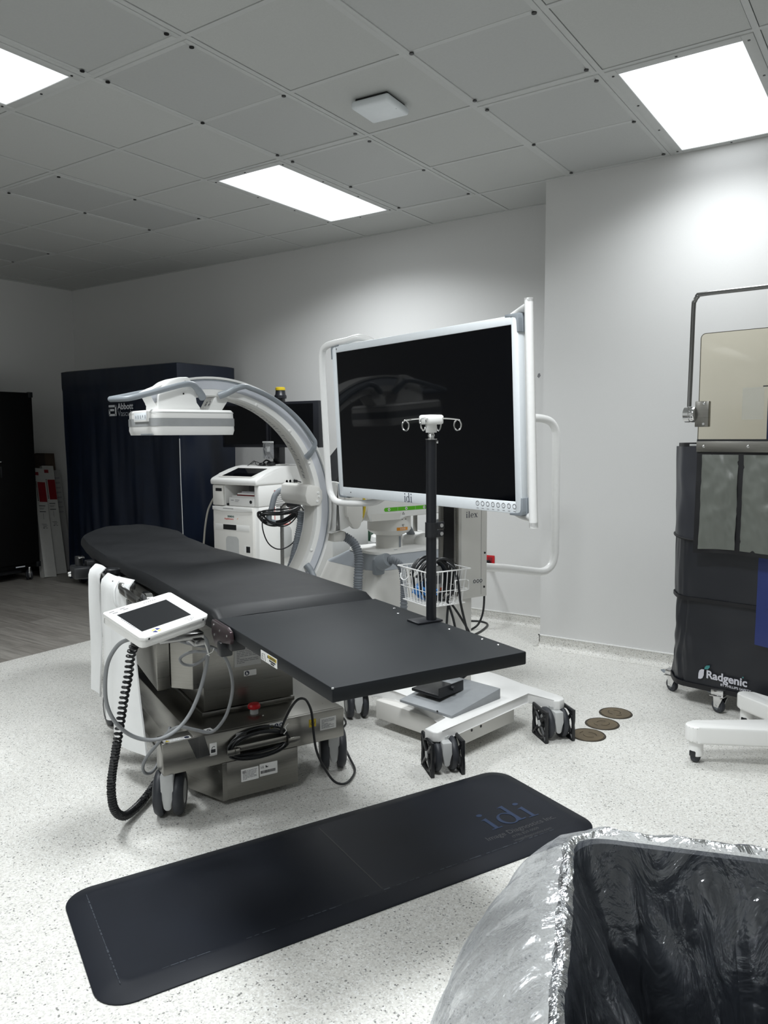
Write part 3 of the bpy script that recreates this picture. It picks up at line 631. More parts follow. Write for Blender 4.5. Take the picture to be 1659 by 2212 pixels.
m_ = MB(); m_.prism([(.003, .003), (.017, .003), (.010, .017)], (.027, yf - .0008, .263), Xf, Zf, .0003); part('warning_triangle', m_, YEL, a)
m_ = MB(); m_.tube([(.030, yf - .0011, .266), (.044, yf - .0011, .266), (.037, yf - .0011, .280)], .0007, 5, True); m_.prism([(.0095, .006), (.0108, .006), (.0108, .012), (.0095, .012)], (.027, yf - .0012, .263), Xf, Zf, .0002); part('triangle_edge', m_, INK, a)
for cx in (.028, .047):
    m_ = MB(); m_.cyl((.027 + cx, yf - .0008, .2735), (.027 + cx, yf - .0011, .2735), .0078, n=20); part('round_symbol', m_, INKB, a)
    m_ = MB(); m_.prism([(-.003, -.004), (.001, -.005), (.004, -.001), (.001, .001), (0, .005), (-.002, .005), (-.002, .001), (-.004, 0)], (.027 + cx, yf - .0012, .2735), Xf, Zf, .0002); part('pictogram', m_, PAPER, a)
a = lab('load_label', (-.105, yf, .247), Xf, Zf, .040, .028, fb, m=mat('pale_grey_label', (.5, .5, .5), .4)); text('printed_word', '275 kg', .0085, INK, (-.099, yf - .0008, .259), Xf, Zf, a); text('printed_word', '607 lbs', .0075, INK, (-.099, yf - .0008, .2495), Xf, Zf, a)
def padlock(o, x, y, s, par, open_=False):
    o = V(o); N = V(x).cross(V(y)); m_ = MB(); m_.prism(rrect(-.5 * s, -.5 * s, .5 * s, .25 * s, .08 * s, 3), o, x, y, .0003); q = part('padlock_symbol', m_, INK, par)
    x, y = V(x), V(y); m_ = MB(); sh = [(-.3, .25), (-.3, .5), (-.15, .68), (.1, .68), (.25, .5)] + ([] if open_ else [(.3, .25)])
    if open_: sh = [(-.3, .25), (-.28, .55), (-.05, .80), (.2, .85), (.38, .70)]
    m_.tube([o + x * (p[0] * s) + y * (p[1] * s) + N * .0002 for p in sh], .07 * s, 6); part('shackle_symbol', m_, INK, q)
a = lab('unlock_label', (-.206, yf, .210), Xf, Zf, .027, .047, fb); padlock((-.193, yf - .0008, .229), Xf, Zf, .017, a, True); text('printed_word', 'UNLOCKED', .0042, INK, (-.204, yf - .0008, .2125), Xf, Zf, a)
a = lab('lock_label', (-.205, 1.155, .2925), V((1, .12, 0)).normalized(), V((-.12, 1, 0)).normalized(), .028, .048, chs); padlock((-.196, 1.178, .2935), V((1, .12, 0)).normalized(), V((-.12, 1, 0)).normalized(), .017, a)
a = lab('pinch_label', (-.368, 1.152, .2905), Xf, V((0, 1, 0)), .098, .026, fb, lines=3, ink=INKG)
m_ = MB(); m_.prism([(.006, .005), (.022, .005), (.014, .019)], (-.368, 1.152, .2915), Xf, V((0, 1, 0)), .0003); part('warning_triangle', m_, YEL, a)
m_ = MB(); m_.cyl((-.283, 1.165, .2915), (-.283, 1.165, .2919), .009, n=20); part('round_symbol', m_, INKB, a)
ys = 1.329
a = lab('notice_label', (-.041, ys, .466), Xf, Zf, .11, .095, shr, lines=11, ink=INKG, m=mat('dull_white_label', (.5, .5, .49), .45))
a = lab('read_manual_label', (-.003, ys, .424), Xf, Zf, .052, .023, shr); m_ = MB(); m_.cyl((.010, ys - .0008, .4355), (.010, ys - .0011, .4355), .0095, n=24); part('round_symbol', m_, INKB, a)
m_ = MB(); m_.prism([(-.004, -.005), (.002, -.006), (.005, -.001), (.001, .001), (0, .006), (-.003, .006), (-.003, .001), (-.005, 0)], (.010, ys - .0012, .4355), Xf, Zf, .0002); part('pictogram', m_, PAPER, a)
m_ = MB(); m_.tube([(-.32, 2.25, .285), (-.335, 2.1, .31), (-.332, 1.98, .27), (-.30, 1.90, .30)], .0025, 6, smooth=5); part('release_wire', m_, CHROME)

# mattress pad lying on the top
t = thing('mattress', 'long black padded mattress lying on the operating table', 'mattress', (0, 2.0, .775), T)
m_ = MB(); path = []
for k in range(61):
    u = .79 + (3.40 - .79) * k / 60; zc = .772 + prof_z(u); e_ = min(1, (u - .79) / .010 + .55); e2 = min(1, (3.40 - u) / .05 + .3)
    g_ = min(e_, e2); sag = 0.003 * math.sin(u * 5)
    path.append((u, zc, hw_(max(.79, u)) + .012 + .002 * math.sin(u * 5), .050 * g_ + sag))
sec = [(-1, 0), (-1.0, .35), (-.985, .72), (-.955, .93), (-.90, 1.0), (-.6, 1.03), (-.3, 1.05), (0, 1.055), (.3, 1.05), (.6, 1.03), (.90, 1.0), (.955, .93), (.985, .72), (1.0, .35), (1, 0)]
rn = random.Random(9); rings = []
for u, zc, hw, th in path:
    rg = []
    for a_, b_ in sec:
        wv = noise.noise(V((a_ * 2.2, u * 2.4, 1.7))) * .004 + noise.noise(V((a_ * 4 + u * 2.0, u * 6, 4))) * .0016
        rg.append(m_.bm.verts.new((hw * a_, u, zc + th * b_ + (wv if b_ > 1.01 else 0))))
    rings.append(rg)
for A, B in zip(rings[:-1], rings[1:]):
    for k in range(len(sec)): m_.bm.faces.new((A[k], B[k], B[(k + 1) % len(sec)], A[(k + 1) % len(sec)]))
m_.bm.faces.new(rings[0]); m_.bm.faces.new(rings[-1][::-1]); bmesh.ops.recalc_face_normals(m_.bm, faces=m_.bm.faces)
part('pad_cover', m_, VINYL)

# drip pole clamped to the foot board
t = thing('iv_pole', 'black drip pole with white four-hook head standing on the table foot board', 'IV pole', (.259, .406, .80), T)
px, py = .259, .406
m_ = MB(); m_.box((px - .062, py - .022, .8), (px + .028, py + .040, .806), .001); part('base_plate', m_, BLACKM)
m_ = MB(); m_.cyl((px, py, .806), (px, py, 1.349), .0155, n=28); part('pole', m_, BLACKM)
m_ = MB(); m_.lathe([(.0175, 0), (.0175, .003), (.009, .003), (.009, .008), (.0105, .012), (.0085, .018), (.0085, .048)], (px, py, 1.349), (0, 0, 1), 24); part('inner_tube', m_, CHROME)
m_ = MB(); m_.cyl((px, py, 1.370), (px, py, 1.402), .0165, n=24); m_.box((px - .026, py - .030, 1.394), (px + .026, py + .030, 1.422), .006); hd = part('hook_head', m_, WHITE)
for k in range(4):
    an = rad(35 + 90 * k); d = V((math.cos(an), math.sin(an), 0)); o = V((px, py, 1.412)); sd = V((-d.y, d.x, 0))
    pts = [o + d * .02, o + d * .05 + V((0, 0, -.001)), o + d * .078 + V((0, 0, -.004))]
    for q in range(1, 12):
        b_ = rad(90 - q * 30); pts.append(o + d * (.080 + .012 * math.cos(b_)) + V((0, 0, -.020 + .016 * math.sin(b_))) + sd * (.0011 * q))
    m_ = MB(); m_.tube(pts, .0022, 8, smooth=3); part('hook', m_, CHROME, hd)
m_ = MB(); m_.cyl((px, py, 1.058), (px, py, 1.102), .0185, n=24); m_.box((px + .012, py - .010, 1.056), (px + .040, py - .002, 1.078), .003); m_.box((px + .012, py - .010, 1.080), (px + .042, py - .002, 1.103), .003); cl = part('clamp', m_, BLACK)
for z_ in (1.067, 1.092): part('screw', MB().cyl((px + .030, py - .010, z_), (px + .030, py - .0125, z_), .006, n=14), CHROME, cl)
part('set_screw', MB().cyl((px + .0150, py - .004, 1.342), (px + .020, py - .006, 1.342), .004, n=10), CHROME)

# lead drape hanging from the side rail
t = thing('lead_drape', 'white lead vinyl drape of three hanging strips on the table side', 'lead drape', (-.36, 1.8, .78), T)
for u0, u1, zt, zb, v0, bow, sl_ in ((2.0, 2.15, .793, .215, -.418, -.004, 0), (1.755, 1.885, .790, .190, -.415, -.002, 0), (1.60, 1.72, .800, .150, -.402, .0, -.18)):
    m_ = MB(); th = .006
    def fs(a_, b_, off):
        ua = u0 + sl_ * b_; u = ua + (u1 - ua) * a_; z_ = zt + (zb - zt) * b_
        cur = .012 * math.sin(a_ * PI * 1.2 + u0 * 9) * (.3 + b_) + .010 * noise.noise(V((u * 6, z_ * 3, u0)))
        top = -.03 * max(0, .05 - b_) / .05
        return (v0 + cur + bow * b_ - top + off - .026 * (a_ - .5), u + .015 * math.sin(b_ * 4 + u0 * 5) * b_, z_ - (.012 * abs(math.sin(a_ * 3)) if b_ > .98 else 0))
    g1 = m_.grid(lambda a_, b_: fs(a_, b_, 0), 14, 26); g2 = m_.grid(lambda a_, b_: fs(a_, b_, th), 14, 26)
    for i in range(13):
        m_.bm.faces.new((g1[i][0], g1[i + 1][0], g2[i + 1][0], g2[i][0])); m_.bm.faces.new((g1[i][25], g2[i][25], g2[i + 1][25], g1[i + 1][25]))
    for j in range(25):
        m_.bm.faces.new((g1[0][j], g2[0][j], g2[0][j + 1], g1[0][j + 1])); m_.bm.faces.new((g1[13][j], g1[13][j + 1], g2[13][j + 1], g2[13][j]))
    bmesh.ops.recalc_face_normals(m_.bm, faces=m_.bm.faces); part('drape_strip', m_, LEADV)
m_ = MB(); m_.box((-.398, 1.36, .745), (-.382, 2.16, .775), .003)
for u in (1.55, 2.0): m_.box((-.39, u - .02, .705), (-.303, u + .02, .735), .004)
part('hanging_rail', m_, STEELD)
m_ = MB(); m_.tube([(-.405, 1.62, .80), (-.425, 1.60, .77), (-.425, 1.60, .72), (-.415, 1.61, .70)], .006, 6, smooth=4); part('strap_loop', m_, LEADV)
# rail clamps
t = thing('rail_clamp', 'silver barrel clamp on the table rail behind the control screen', 'clamp', (-.365, 1.66, .70), T)
part('barrel', MB().lathe([(0, .0), (.026, 0), (.026, .018), (.029, .022), (.029, .028), (.025, .03), (.025, .052), (.0335, .056), (.0345, .066), (.033, .078), (.027, .086), (.010, .0885), (0, .0885)], (-.365, 1.66, .698), (0, 0, 1), 36), ALU)
m_ = MB(); m_.box((-.392, 1.62, .655), (-.307, 1.70, .70), .005); part('jaw', m_, BLACK)
t = thing('strap_clamp', 'small bent chrome handle on the table rail beside the silver clamp', 'handle', (-.33, 1.40, .72), T)
m_ = MB(); m_.sweep([(-.012, -.003), (.012, -.003), (.012, .003), (-.012, .003)], [((-.345, 1.455, .715), (1, 0, 0), (0, -1, 0)), ((-.345, 1.455, .765), (1, 0, 0), (0, -1, 0)), ((-.345, 1.447, .776), (1, 0, 0), (0, -.7, .7)), ((-.345, 1.43, .780), (1, 0, 0), (0, 0, 1)), ((-.345, 1.385, .778), (1, 0, 0), (0, 0, 1)), ((-.345, 1.368, .770), (1, 0, 0), (0, .7, .7)), ((-.345, 1.360, .755), (1, 0, 0), (0, 1, 0)), ((-.345, 1.360, .715), (1, 0, 0), (0, 1, 0))]); part('grip', m_, CHROME)
part('jaw', MB().box((-.362, 1.36, .690), (-.307, 1.455, .728), .004), BLACK)
t = thing('accessory_clamp', 'black double knob on the table rail above the white drape', 'knob', (-.35, 2.02, .75), T)
m_ = MB(); m_.lathe([(0, 0), (.030, 0), (.034, .006), (.034, .020), (.030, .024), (.022, .026), (.022, .032), (.030, .034), (.032, .040), (.032, .052), (.028, .057), (0, .058)], (-.352, 1.99, .735), (0, 0, 1), 28); part('knob', m_, BLACK)
part('jaw', MB().box((-.375, 1.955, .690), (-.307, 2.03, .737), .004), BLACK)

# ------------------------------------------------------------------ control screen hung on the rail
t = thing('control_panel', 'white tilted touchscreen control panel hung on the table side', 'control panel', (-.443, .888, .815), T)
ma = Matrix.Rotation(rad(86.0 - 65), 4, 'Z') @ Matrix.Rotation(rad(-5.6), 4, 'Y') @ Matrix.Rotation(rad(15.2), 4, 'X'); ma.translation = V((-.443, .888, .815))
def CP(x, y, z=0): return ma @ V((x, y, z))
cx_, cy_, cz_ = [ma.to_3x3() @ V(q) for q in ((1, 0, 0), (0, 1, 0), (0, 0, 1))]
m_ = MB(); hw, hh = .126, .101
out = [(-hw + .012, -hh), (hw - .012, -hh), (hw, -hh + .010), (hw, hh - .006), (hw - .006, hh), (.052, hh), (.044, hh - .008), (-.008, hh - .008), (-.016, hh), (-hw + .006, hh), (-hw, hh - .006), (-hw, -hh + .012)]
m_.prism(out, CP(0, 0, -.013), cx_, cy_, .013, .003, 2)
inn = [(p[0] * .975, p[1] * .975) for p in out]
m_.prism(inn, CP(0, 0, -.040), cx_, cy_, .030, .008, 2); hb = part('housing', m_, WHITE)
m_ = MB(); m_.prism([(-.103, -.066), (.083, -.066), (.083, .064), (-.103, .064)], CP(0, 0, -.0006), cx_, cy_, .001); sc_ = part('screen_surround', m_, GREYL, hb)
m_ = MB(); m_.prism([(-.100, -.0655), (.080, -.0655), (.080, .061), (-.100, .061)], CP(0, 0, .0003), cx_, cy_, .0006); part('touch_screen', m_, SCREENG, sc_)
for x_, y_ in ((-.100, -.014), (-.100, -.024), (.100, -.014), (.100, -.024)):
    m_ = MB(); m_.cyl(CP(x_, -hh + .001 + (.0045 if y_ < -.02 else 0), y_ + .006), CP(x_, -hh - .0004 + (.0045 if y_ < -.02 else 0), y_ + .006), .0035, n=12); part('screw', m_, BLACK, hb)
m_ = MB(); m_.prism([(-hw + .014, -.0135 - .0), (hw - .014, -.0135), (hw - .014, -.0128), (-hw + .014, -.0128)], CP(0, -hh - .0003, 0), cx_, cz_, .0006); part('case_seam', m_, INKG, hb)
# keypad prints: arrows, zoom and lock symbols
m_ = MB()
for an, col in ((45, 0), (225, 0)):
    pts = [(math.cos(rad(an - 40)) * .003, math.sin(rad(an - 40)) * .003)] + [(math.cos(rad(an + q)) * .015, math.sin(rad(an + q)) * .011) for q in (-38, -20, 0, 20, 38)]
    m_.prism(pts, CP(-.062, -.083, .0002), cx_, cy_, .0003)
part('blue_arrows', m_, BLUEP, hb)
m_ = MB()
for an in (135, 315):
    pts = [(math.cos(rad(an - 40)) * .003, math.sin(rad(an - 40)) * .003)] + [(math.cos(rad(an + q)) * .015, math.sin(rad(an + q)) * .011) for q in (-38, -20, 0, 20, 38)]
    m_.prism(pts, CP(-.062, -.083, .0002), cx_, cy_, .0003)
part('yellow_arrows', m_, mat('pale_yellow_print', (.70, .66, .16), .5), hb)
m_ = MB()
for x_, y_ in ((.070, -.083), (.052, -.078), (.058, -.090)): m_.tube([CP(x_ + .006 * math.cos(q * PI / 8), y_ + .004 * math.sin(q * PI / 8), .0004) for q in range(16)], .0006, 5, True)
for x_, y_ in ((-.110, .085), (-.105, .074), (-.072, .086), (-.066, .077)): m_.prism([(0, 0), (.018, 0), (.018, .004), (0, .004)], CP(x_, y_, .0002), cx_, cy_, .0003)
for k in range(9): m_.prism([(0, 0), (.003, 0), (.003, .0055), (0, .0055)], CP(-.105, .030 - k * .0085, .0002), cx_, cy_, .0003)
for k in range(6): m_.prism([(0, 0), (.004, 0), (.004, .004), (0, .004)], CP(.010 + k * .008, .080, .0002), cx_, cy_, .0003)
part('printed_symbols', m_, INKG, hb)
m_ = MB(); m_.box((-.51, .86, .736), (-.42, .93, .744), .003); m_.box((-.44, .87, .72), (-.30, .93, .742), .004); m_.box((-.335, .86, .70), (-.302, 1.45, .722), .003); m_.box((-.5, .83, .742), (-.40, .95, .778), .006); part('mount_bracket', m_, STEELD)
m_ = MB(); m_.tube([(-.47, .90, .742), (-.522, .93, .735), (-.553, .95, .714), (-.583, .95, .665), (-.594, .95, .59), (-.588, .95, .521), (-.559, .95, .459), (-.51, .95, .412), (-.448, .95, .390), (-.386, .95, .403), (-.335, .95, .448), (-.295, .95, .526), (-.267, .95, .628), (-.266, .95, .685), (-.300, .93, .722), (-.36, .90, .735)], .0064, 10, smooth=6)
m_.tube([(-.33, 1.06, .675), (-.27, 1.05, .652), (-.22, 1.04, .64), (-.175, 1.06, .60), (-.146, 1.08, .545), (-.137, 1.08, .477), (-.150, 1.08, .41), (-.175, 1.08, .359), (-.216, 1.09, .322), (-.271, 1.10, .338), (-.32, 1.11, .355), (-.35, 1.14, .335), (-.380, 1.18, .285), (-.418, 1.20, .234), (-.428, 1.22, .190), (-.412, 1.24, .158), (-.38, 1.26, .155), (-.34, 1.30, .19), (-.28, 1.40, .25)], .0058, 10, smooth=6)
m_.tube([(-.262, .96, .650), (-.31, .98, .652), (-.342, 1.0, .632), (-.335, 1.0, .611), (-.303, .99, .604), (-.268, .97, .628), (-.262, .96, .65)], .0050, 9, smooth=6)
part('grey_lead', m_, CABLEG)
m_ = MB(); m_.tube([(-.285, .945, .708), (-.272, .938, .672), (-.262, .945, .64)], .0022, 6); m_.tube([(-.27, .944, .645), (-.254, .935, .655), (-.25, .93, .668)], .0015, 6); part('cable_tie', m_, WHITE)
cl_ = spline([V(p) for p in [(-.470, 1.02, .715), (-.487, 1.06, .655), (-.497, 1.07, .58), (-.512, 1.08, .50), (-.526, 1.09, .409), (-.542, 1.10, .315), (-.556, 1.12, .20), (-.545, 1.15, .10), (-.505, 1.20, .040), (-.455, 1.26, .025), (-.40, 1.33, .025), (-.34, 1.42, .03)]], 70)
dist = 0; pts = []; prev = cl_[0]; nrm = V((0, 1, 0)); ph = 0
for i_, p in enumerate(cl_):
    tg = (cl_[min(i_ + 1, len(cl_) - 1)] - cl_[max(i_ - 1, 0)]).normalized(); nrm = (nrm - tg * nrm.dot(tg)).normalized(); bi = tg.cross(nrm)
    f = i_ / len(cl_); pitch = .018 if f < .42 else .0105
    step = (p - prev).length; prev = p
    for q in range(1):
        ph += 2 * PI * step / pitch
    pts.append(p + (nrm * math.cos(ph) + bi * math.sin(ph)) * .0115)
m_ = MB(); m_.tube(pts, .0047, 6); part('coiled_lead', m_, CABLE)

# ------------------------------------------------------------------ big monitor on its cart
t = thing('monitor_cart', 'white wheeled stand carrying the big black screen in a pale frame', 'monitor cart', (1.15, 1.45, 0), T)
def toT(p):
    a = rad(T[2]); d = V((p[0] - T[0], p[1] - T[1], p[2])); return V((d.x * math.cos(a) + d.y * math.sin(a), -d.x * math.sin(a) + d.y * math.cos(a), d.z))
def dirT(d):
    a = rad(T[2]); return V((d[0] * math.cos(a) + d[1] * math.sin(a), -d[0] * math.sin(a) + d[1] * math.cos(a), d[2]))
ym = rad(-18.64); tm = rad(2.8)
Xm = V((math.cos(ym), math.sin(ym), 0)); Nh = Xm.cross(V((0, 0, 1))); Zm = V((0, 0, 1)) * math.cos(tm) + Nh * math.sin(tm)
KM = .911; Cm = toT((-1.985 * KM, 3.172 * KM, HC + (1.446 - HC) * KM)); Xm, Zm = dirT(Xm), dirT(Zm); Nm = Xm.cross(Zm)
MM = Matrix((Xm, Zm, Nm)).transposed().to_4x4(); MM.translation = Cm
def SC(a, b, c=0): return MM @ V((a, b, c))
sw, sh = 1.284 * KM / 2, .722 * KM / 2; bl, bt, bb = .033, .033, .047
m_ = MB(); m_.prism(rrect(-sw - bl, -sh - bb, sw + bl, sh + bt, .02), SC(0, 0, -.058), Xm, Zm, .030, .004); cas = part('rear_case', m_, WHITE)
m_ = MB()
for lo, hi in (((-sw - bl, -sh - bb, -.030), (-sw, sh + bt, .006)), ((sw, -sh - bb, -.030), (sw + bl, sh + bt, .006)), ((-sw, sh, -.030), (sw, sh + bt, .006)), ((-sw, -sh - bb, -.030), (sw, -sh, .006))): m_.box(lo, hi, .003, 2, MM)
bz = part('bezel', m_, BEZEL)
m_ = MB(); m_.box((-sw - .002, -sh - .002, -.03), (sw + .002, sh + .002, .002), 0, 1, MM); part('screen', m_, SCREEN)
for sx in (-1, 1):
    for sy, b_ in ((1, bt), (-1, bb)):
        ox, oy = sx * (sw + bl), sy * (sh + b_); m_ = MB()
        cor = [(0, -.062), (.006, -.062), (.006, -.012), (.002, .002), (-.012, .006), (-.062, .006), (-.062, -.003), (-.02, -.003), (-.008, -.007), (-.003, -.018), (-.003, -.062)]
        pl_ = [(ox + sx * p[0], oy + sy * p[1]) for p in cor]
        if sx * sy < 0: pl_ = pl_[::-1]
        m_.prism(pl_, SC(0, 0, .008), Xm, Zm, -.064, .0015)
        for k in range(4):
            zc = -.012 - k * .012; m_.prism([(ox + sx * (p[0] + (.003 if p[0] > -.004 else 0)), oy + sy * (p[1] + (.003 if p[1] > -.004 else 0))) for p in (cor if sx * sy > 0 else cor[::-1])], SC(0, 0, zc), Xm, Zm, -.006, .001)
        part('corner_guard', m_, GREY, bz)
Nd = [SC(0, 0, 1) - SC(0, 0, 0)]
serif('maker_mark', 'idi', .041, INKB, SC(-.094, -sh - .043, .0062), Xm, Zm, bz)
m_ = MB()
for k in range(8):
    xk = sw - .205 + k * .0287; m_.tube([SC(xk + 0.0087 * math.cos(q * PI / 10), -sh - .018 + 0.0087 * math.sin(q * PI / 10), .0066) for q in range(20)], .0011, 5, True)
    m_.prism([(xk - .006, -sh - .039), (xk + .006, -sh - .039), (xk + .006, -sh - .037), (xk - .006, -sh - .037)], SC(0, 0, .0062), Xm, Zm, .0003)
    if k not in (1, 2, 7): m_.prism([(xk + .002 * math.cos(q), -sh - .018 + .002 * math.sin(q)) for q in (0, 1, 2, 3, 4, 5)], SC(0, 0, .0062), Xm, Zm, .0003)
part('button_symbols', m_, INKG, bz)
m_ = MB(); m_.prism(rrect(-.003, -.003, .003, .003, .0015), SC(-sw + .070, -sh - .024, .0062), Xm, Zm, .0004); part('sensor', m_, INK, bz)
m_ = MB(); m_.prism([(0, 0), (.008, 0), (.008, .009), (0, .009)], SC(-sw + .004, sh + .012, .0062), Xm, Zm, .0004); part('small_mark', m_, INKG, bz)
m_ = MB(); m_.box((sw + bl - .001, -.16, -.054), (sw + bl + .001, -.02, -.040), 0, 1, MM); part('port_slot', m_, BLACK, cas)
def tub(name, pts, r, par=None, m=WHITEM, sm=6): m_ = MB(); m_.tube([SC(*p) for p in pts], r, 14, smooth=sm); return part(name, m_, m, par)
ex = sw + bl + .055; ez = .004
tub('guard_tube', [(ex - .20, sh + .020, -.09), (ex - .17, sh + .040, -.09), (ex - .12, sh + .052, -.075), (ex - .05, sh + .055, -.03), (ex, sh + .055, ez)], .0165)
tub('guard_tube', [(ex, sh + .070, ez), (ex, sh + .05, ez), (ex, 0, ez), (ex, -sh - .06, ez), (ex, -sh - .072, ez)], .0165)
tub('guard_tube', [(ex - .20, -sh - .040, -.09), (ex - .17, -sh - .058, -.09), (ex - .12, -sh - .064, -.07), (ex - .05, -sh - .060, -.03), (ex, -sh - .058, ez)], .0165)
exl = -(sw + bl + .098)
tub('guard_tube', [(exl + .36, sh + .010, -.08), (exl + .33, sh + .040, -.06), (exl + .28, sh + .058, -.03), (exl + .20, sh + .050, -.01), (exl + .12, sh + .047, 0), (exl + .05, sh + .040, ez), (exl + .012, sh + .014, ez), (exl, sh - .05, ez), (exl, sh - .2, ez), (exl, 0, ez), (exl, -sh + .1, ez), (exl + .003, -sh + .01, ez), (exl + .022, -sh - .048, ez), (exl + .07, -sh - .078, ez), (exl + .15, -sh - .082, -.01), (exl + .24, -sh - .078, -.02), (exl + .32, -sh - .070, -.05), (exl + .37, -sh - .04, -.08)], .0165)
# column, base, feet
m_ = MB(); m_.box((1.118, 1.42, .588), (1.27, 1.60, 1.55), .004); m_.box((1.02, 1.44, 1.25), (1.13, 1.62, 1.62), .01); col_ = part('column_cover', m_, WHITE2)
m_ = MB(); m_.box((1.110, 1.445, .60), (1.1185, 1.47, 1.5), .001); m_.box((1.110, 1.56, .60), (1.1185, 1.60, 1.5), .001); part('column_rail', m_, STEEL, col_)
m_ = MB(); m_.box((1.113, 1.47, .60), (1.1184, 1.56, 1.5)); part('column_slot', m_, mat('dark_polished_slot', (.05, .05, .052), .18, metal=.8), col_)
m_ = MB(); m_.box((1.06, 1.425, .17), (1.182, 1.58, .60), .003); part('column_post', m_, WHITE2)
m_ = MB(); m_.box((1.2345, 1.4192, .60), (1.2355, 1.4200, 1.5)); part('cover_seam', m_, INKG, col_)
serif('maker_mark', 'ilex', .030, INKB, (1.142, 1.4195, .975), X, (0, 0, 1), col_, sx=1.2)
for x_, z_ in ((1.256, .80), (1.253, .635), (1.256, 1.02)): part('screw', MB().cyl((x_, 1.42, z_), (x_, 1.418, z_), .005, n=10), SCREW, col_)
a = lab('symbol_label', (1.185, 1.4196, .655), X, V((0, 0, 1)), .058, .024, col_)
m_ = MB()
for k in range(3): m_.tube([V((1.195 + k * .019 + .0065 * math.cos(q * PI / 7), 1.4185, .667 + .0075 * math.sin(q * PI / 7))) for q in range(14)], .0016, 5, True)
part('round_symbol', m_, INK, a)
m_ = MB(); m_.prism([(.655, 1.04), (.662, .988), (.680, .974), (.70, .978), (1.305, 1.155), (1.332, 1.009), (1.352, .996), (1.390, 1.006), (1.405, 1.03), (1.40, 1.07), (1.37, 1.28), (1.367, 1.42), (1.33, 1.62), (1.40, 1.78), (1.36, 1.83), (1.30, 1.82), (1.18, 1.70), (.86, 1.66), (.72, 1.76), (.67, 1.74), (.68, 1.69), (.80, 1.50), (.815, 1.34), (.803, 1.088)], (0, 0, .132), X, (0, 1, 0), .044, .006, 3)
bs = part('base_frame', m_, WHITEM)
R15 = Matrix.Rotation(rad(15), 4, 'Z'); R15.translation = V((.85, 1.068, 0))
m_ = MB(); m_.box((0, 0, .045), (.405, .50, .133), .006, 2, R15); wb = part('weight_box', m_, WHITE2)
for x_ in (.085, .150): part('screw', MB().cyl(R15 @ V((x_, -.0005, .095)), R15 @ V((x_, -.0025, .095)), .006, n=12), SCREW, wb)
m_ = MB(); m_.prism([(0, .176), (0, .188), (.345, .224), (.345, .176)], R15 @ V((-.035, .312, 0)), R15.to_3x3() @ V((1, 0, 0)), (0, 0, 1), .300, .002); fp = part('tray_cover', m_, mat('grey_painted_tray', (.27, .285, .30), .45))
part('screw', MB().cyl(R15 @ V((-.0355, .09, .189)), R15 @ V((-.038, .09, .189)), .004, n=10), SCREW, fp)
m_ = MB(); m_.box((.03, .14, .215), (.20, .30, .229), .003, 2, R15); m_.box((.03, .135, .215), (.20, .142, .262), .004, 2, R15); m_.cyl(R15 @ V((.115, .135, .245)), R15 @ V((.115, .118, .245)), .011, n=16); part('foot_switch', m_, BLACK)
for x_, y_ in ((.722, 1.005), (1.348, 1.03)): twin_caster(x_, y_, .134, .070, .045, .030, ang=-17, guard=True)
for x_, y_ in ((.71, 1.72), (1.35, 1.79)): twin_caster(x_, y_, .134, .070, .045, .030, ang=-17)
m_ = MB(); m_.tube([(1.20, 1.47, 1.446), (1.40, 1.49, 1.446), (1.58, 1.50, 1.446), (1.66, 1.50, 1.446), (1.73, 1.50, 1.432), (1.768, 1.50, 1.395), (1.778, 1.50, 1.33), (1.78, 1.50, 1.05), (1.782, 1.50, .80), (1.778, 1.50, .73), (1.755, 1.50, .680), (1.70, 1.50, .655), (1.60, 1.50, .668), (1.45, 1.50, .695), (1.26, 1.50, .722)], .0205, 16, smooth=5); part('push_handle', m_, WHITEM)
m_ = MB(); m_.cyl((1.262, 1.50, .722), (1.282, 1.50, .719), .024, n=20); part('handle_boss', m_, WHITEM)
# wire basket hooked on the column, with what lies in it
t = thing('wire_basket', 'white wire basket hooked on the side of the monitor cart', 'basket', (.985, 1.46, .59), T)
bx0, bx1, by0, by1, zt_, zb_ = .865, 1.098, 1.322, 1.582, .752, .592
m_ = MB(); r_w = .0019; ins_ = .018
cT = [V((bx0, by1, zt_)), V((bx0, by0, zt_)), V((bx1, by0, zt_)), V((bx1, by1, zt_))]; cB = [V((bx0 + ins_, by1 - ins_, zb_)), V((bx0 + ins_, by0 + ins_, zb_)), V((bx1 - ins_, by0 + ins_, zb_)), V((bx1 - ins_, by1 - ins_, zb_))]
m_.tube(cT, .0032, 8, True); m_.tube(cB, .0024, 8, True)
mid = [(a_ * .42 + b_ * .58) for a_, b_ in zip(cT, cB)]; m_.tube(mid, .0016, 6, True)
for s_ in range(4):
    a0, a1, b0, b1 = cT[s_], cT[(s_ + 1) % 4], cB[s_], cB[(s_ + 1) % 4]; n_ = 9
    for k in range(1, n_):
        f = k / n_; m_.tube([a0.lerp(a1, f), b0.lerp(b1, f)], r_w, 6)
for k in range(1, 9):
    f = k / 9; m_.tube([cB[0].lerp(cB[3], f), cB[1].lerp(cB[2], f)], r_w, 6)
    m_.tube([cB[0].lerp(cB[1], f), cB[3].lerp(cB[2], f)], r_w, 6)
m_.tube([(bx1 - .03, by0 - .002, .705), (bx1 - .09, by0 - .004, .705), (bx1 - .10, by0 - .02, .702), (bx1 - .10, by0 - .02, .66), (bx1 - .09, by0 - .004, .655), (bx1 - .03, by0 - .004, .655), (bx1 - .02, by0 - .012, .66), (bx1 - .02, by0 - .012, .70)], .0026, 8, True)
m_.tube([(bx0 - .002, by1 - .03, .72), (bx0 - .012, by1 - .05, .70), (bx0 - .012, by1 - .08, .695), (bx0 - .002, by1 - .10, .715)], .0026, 8, smooth=5)
part('wire_frame', m_, WHITEM)
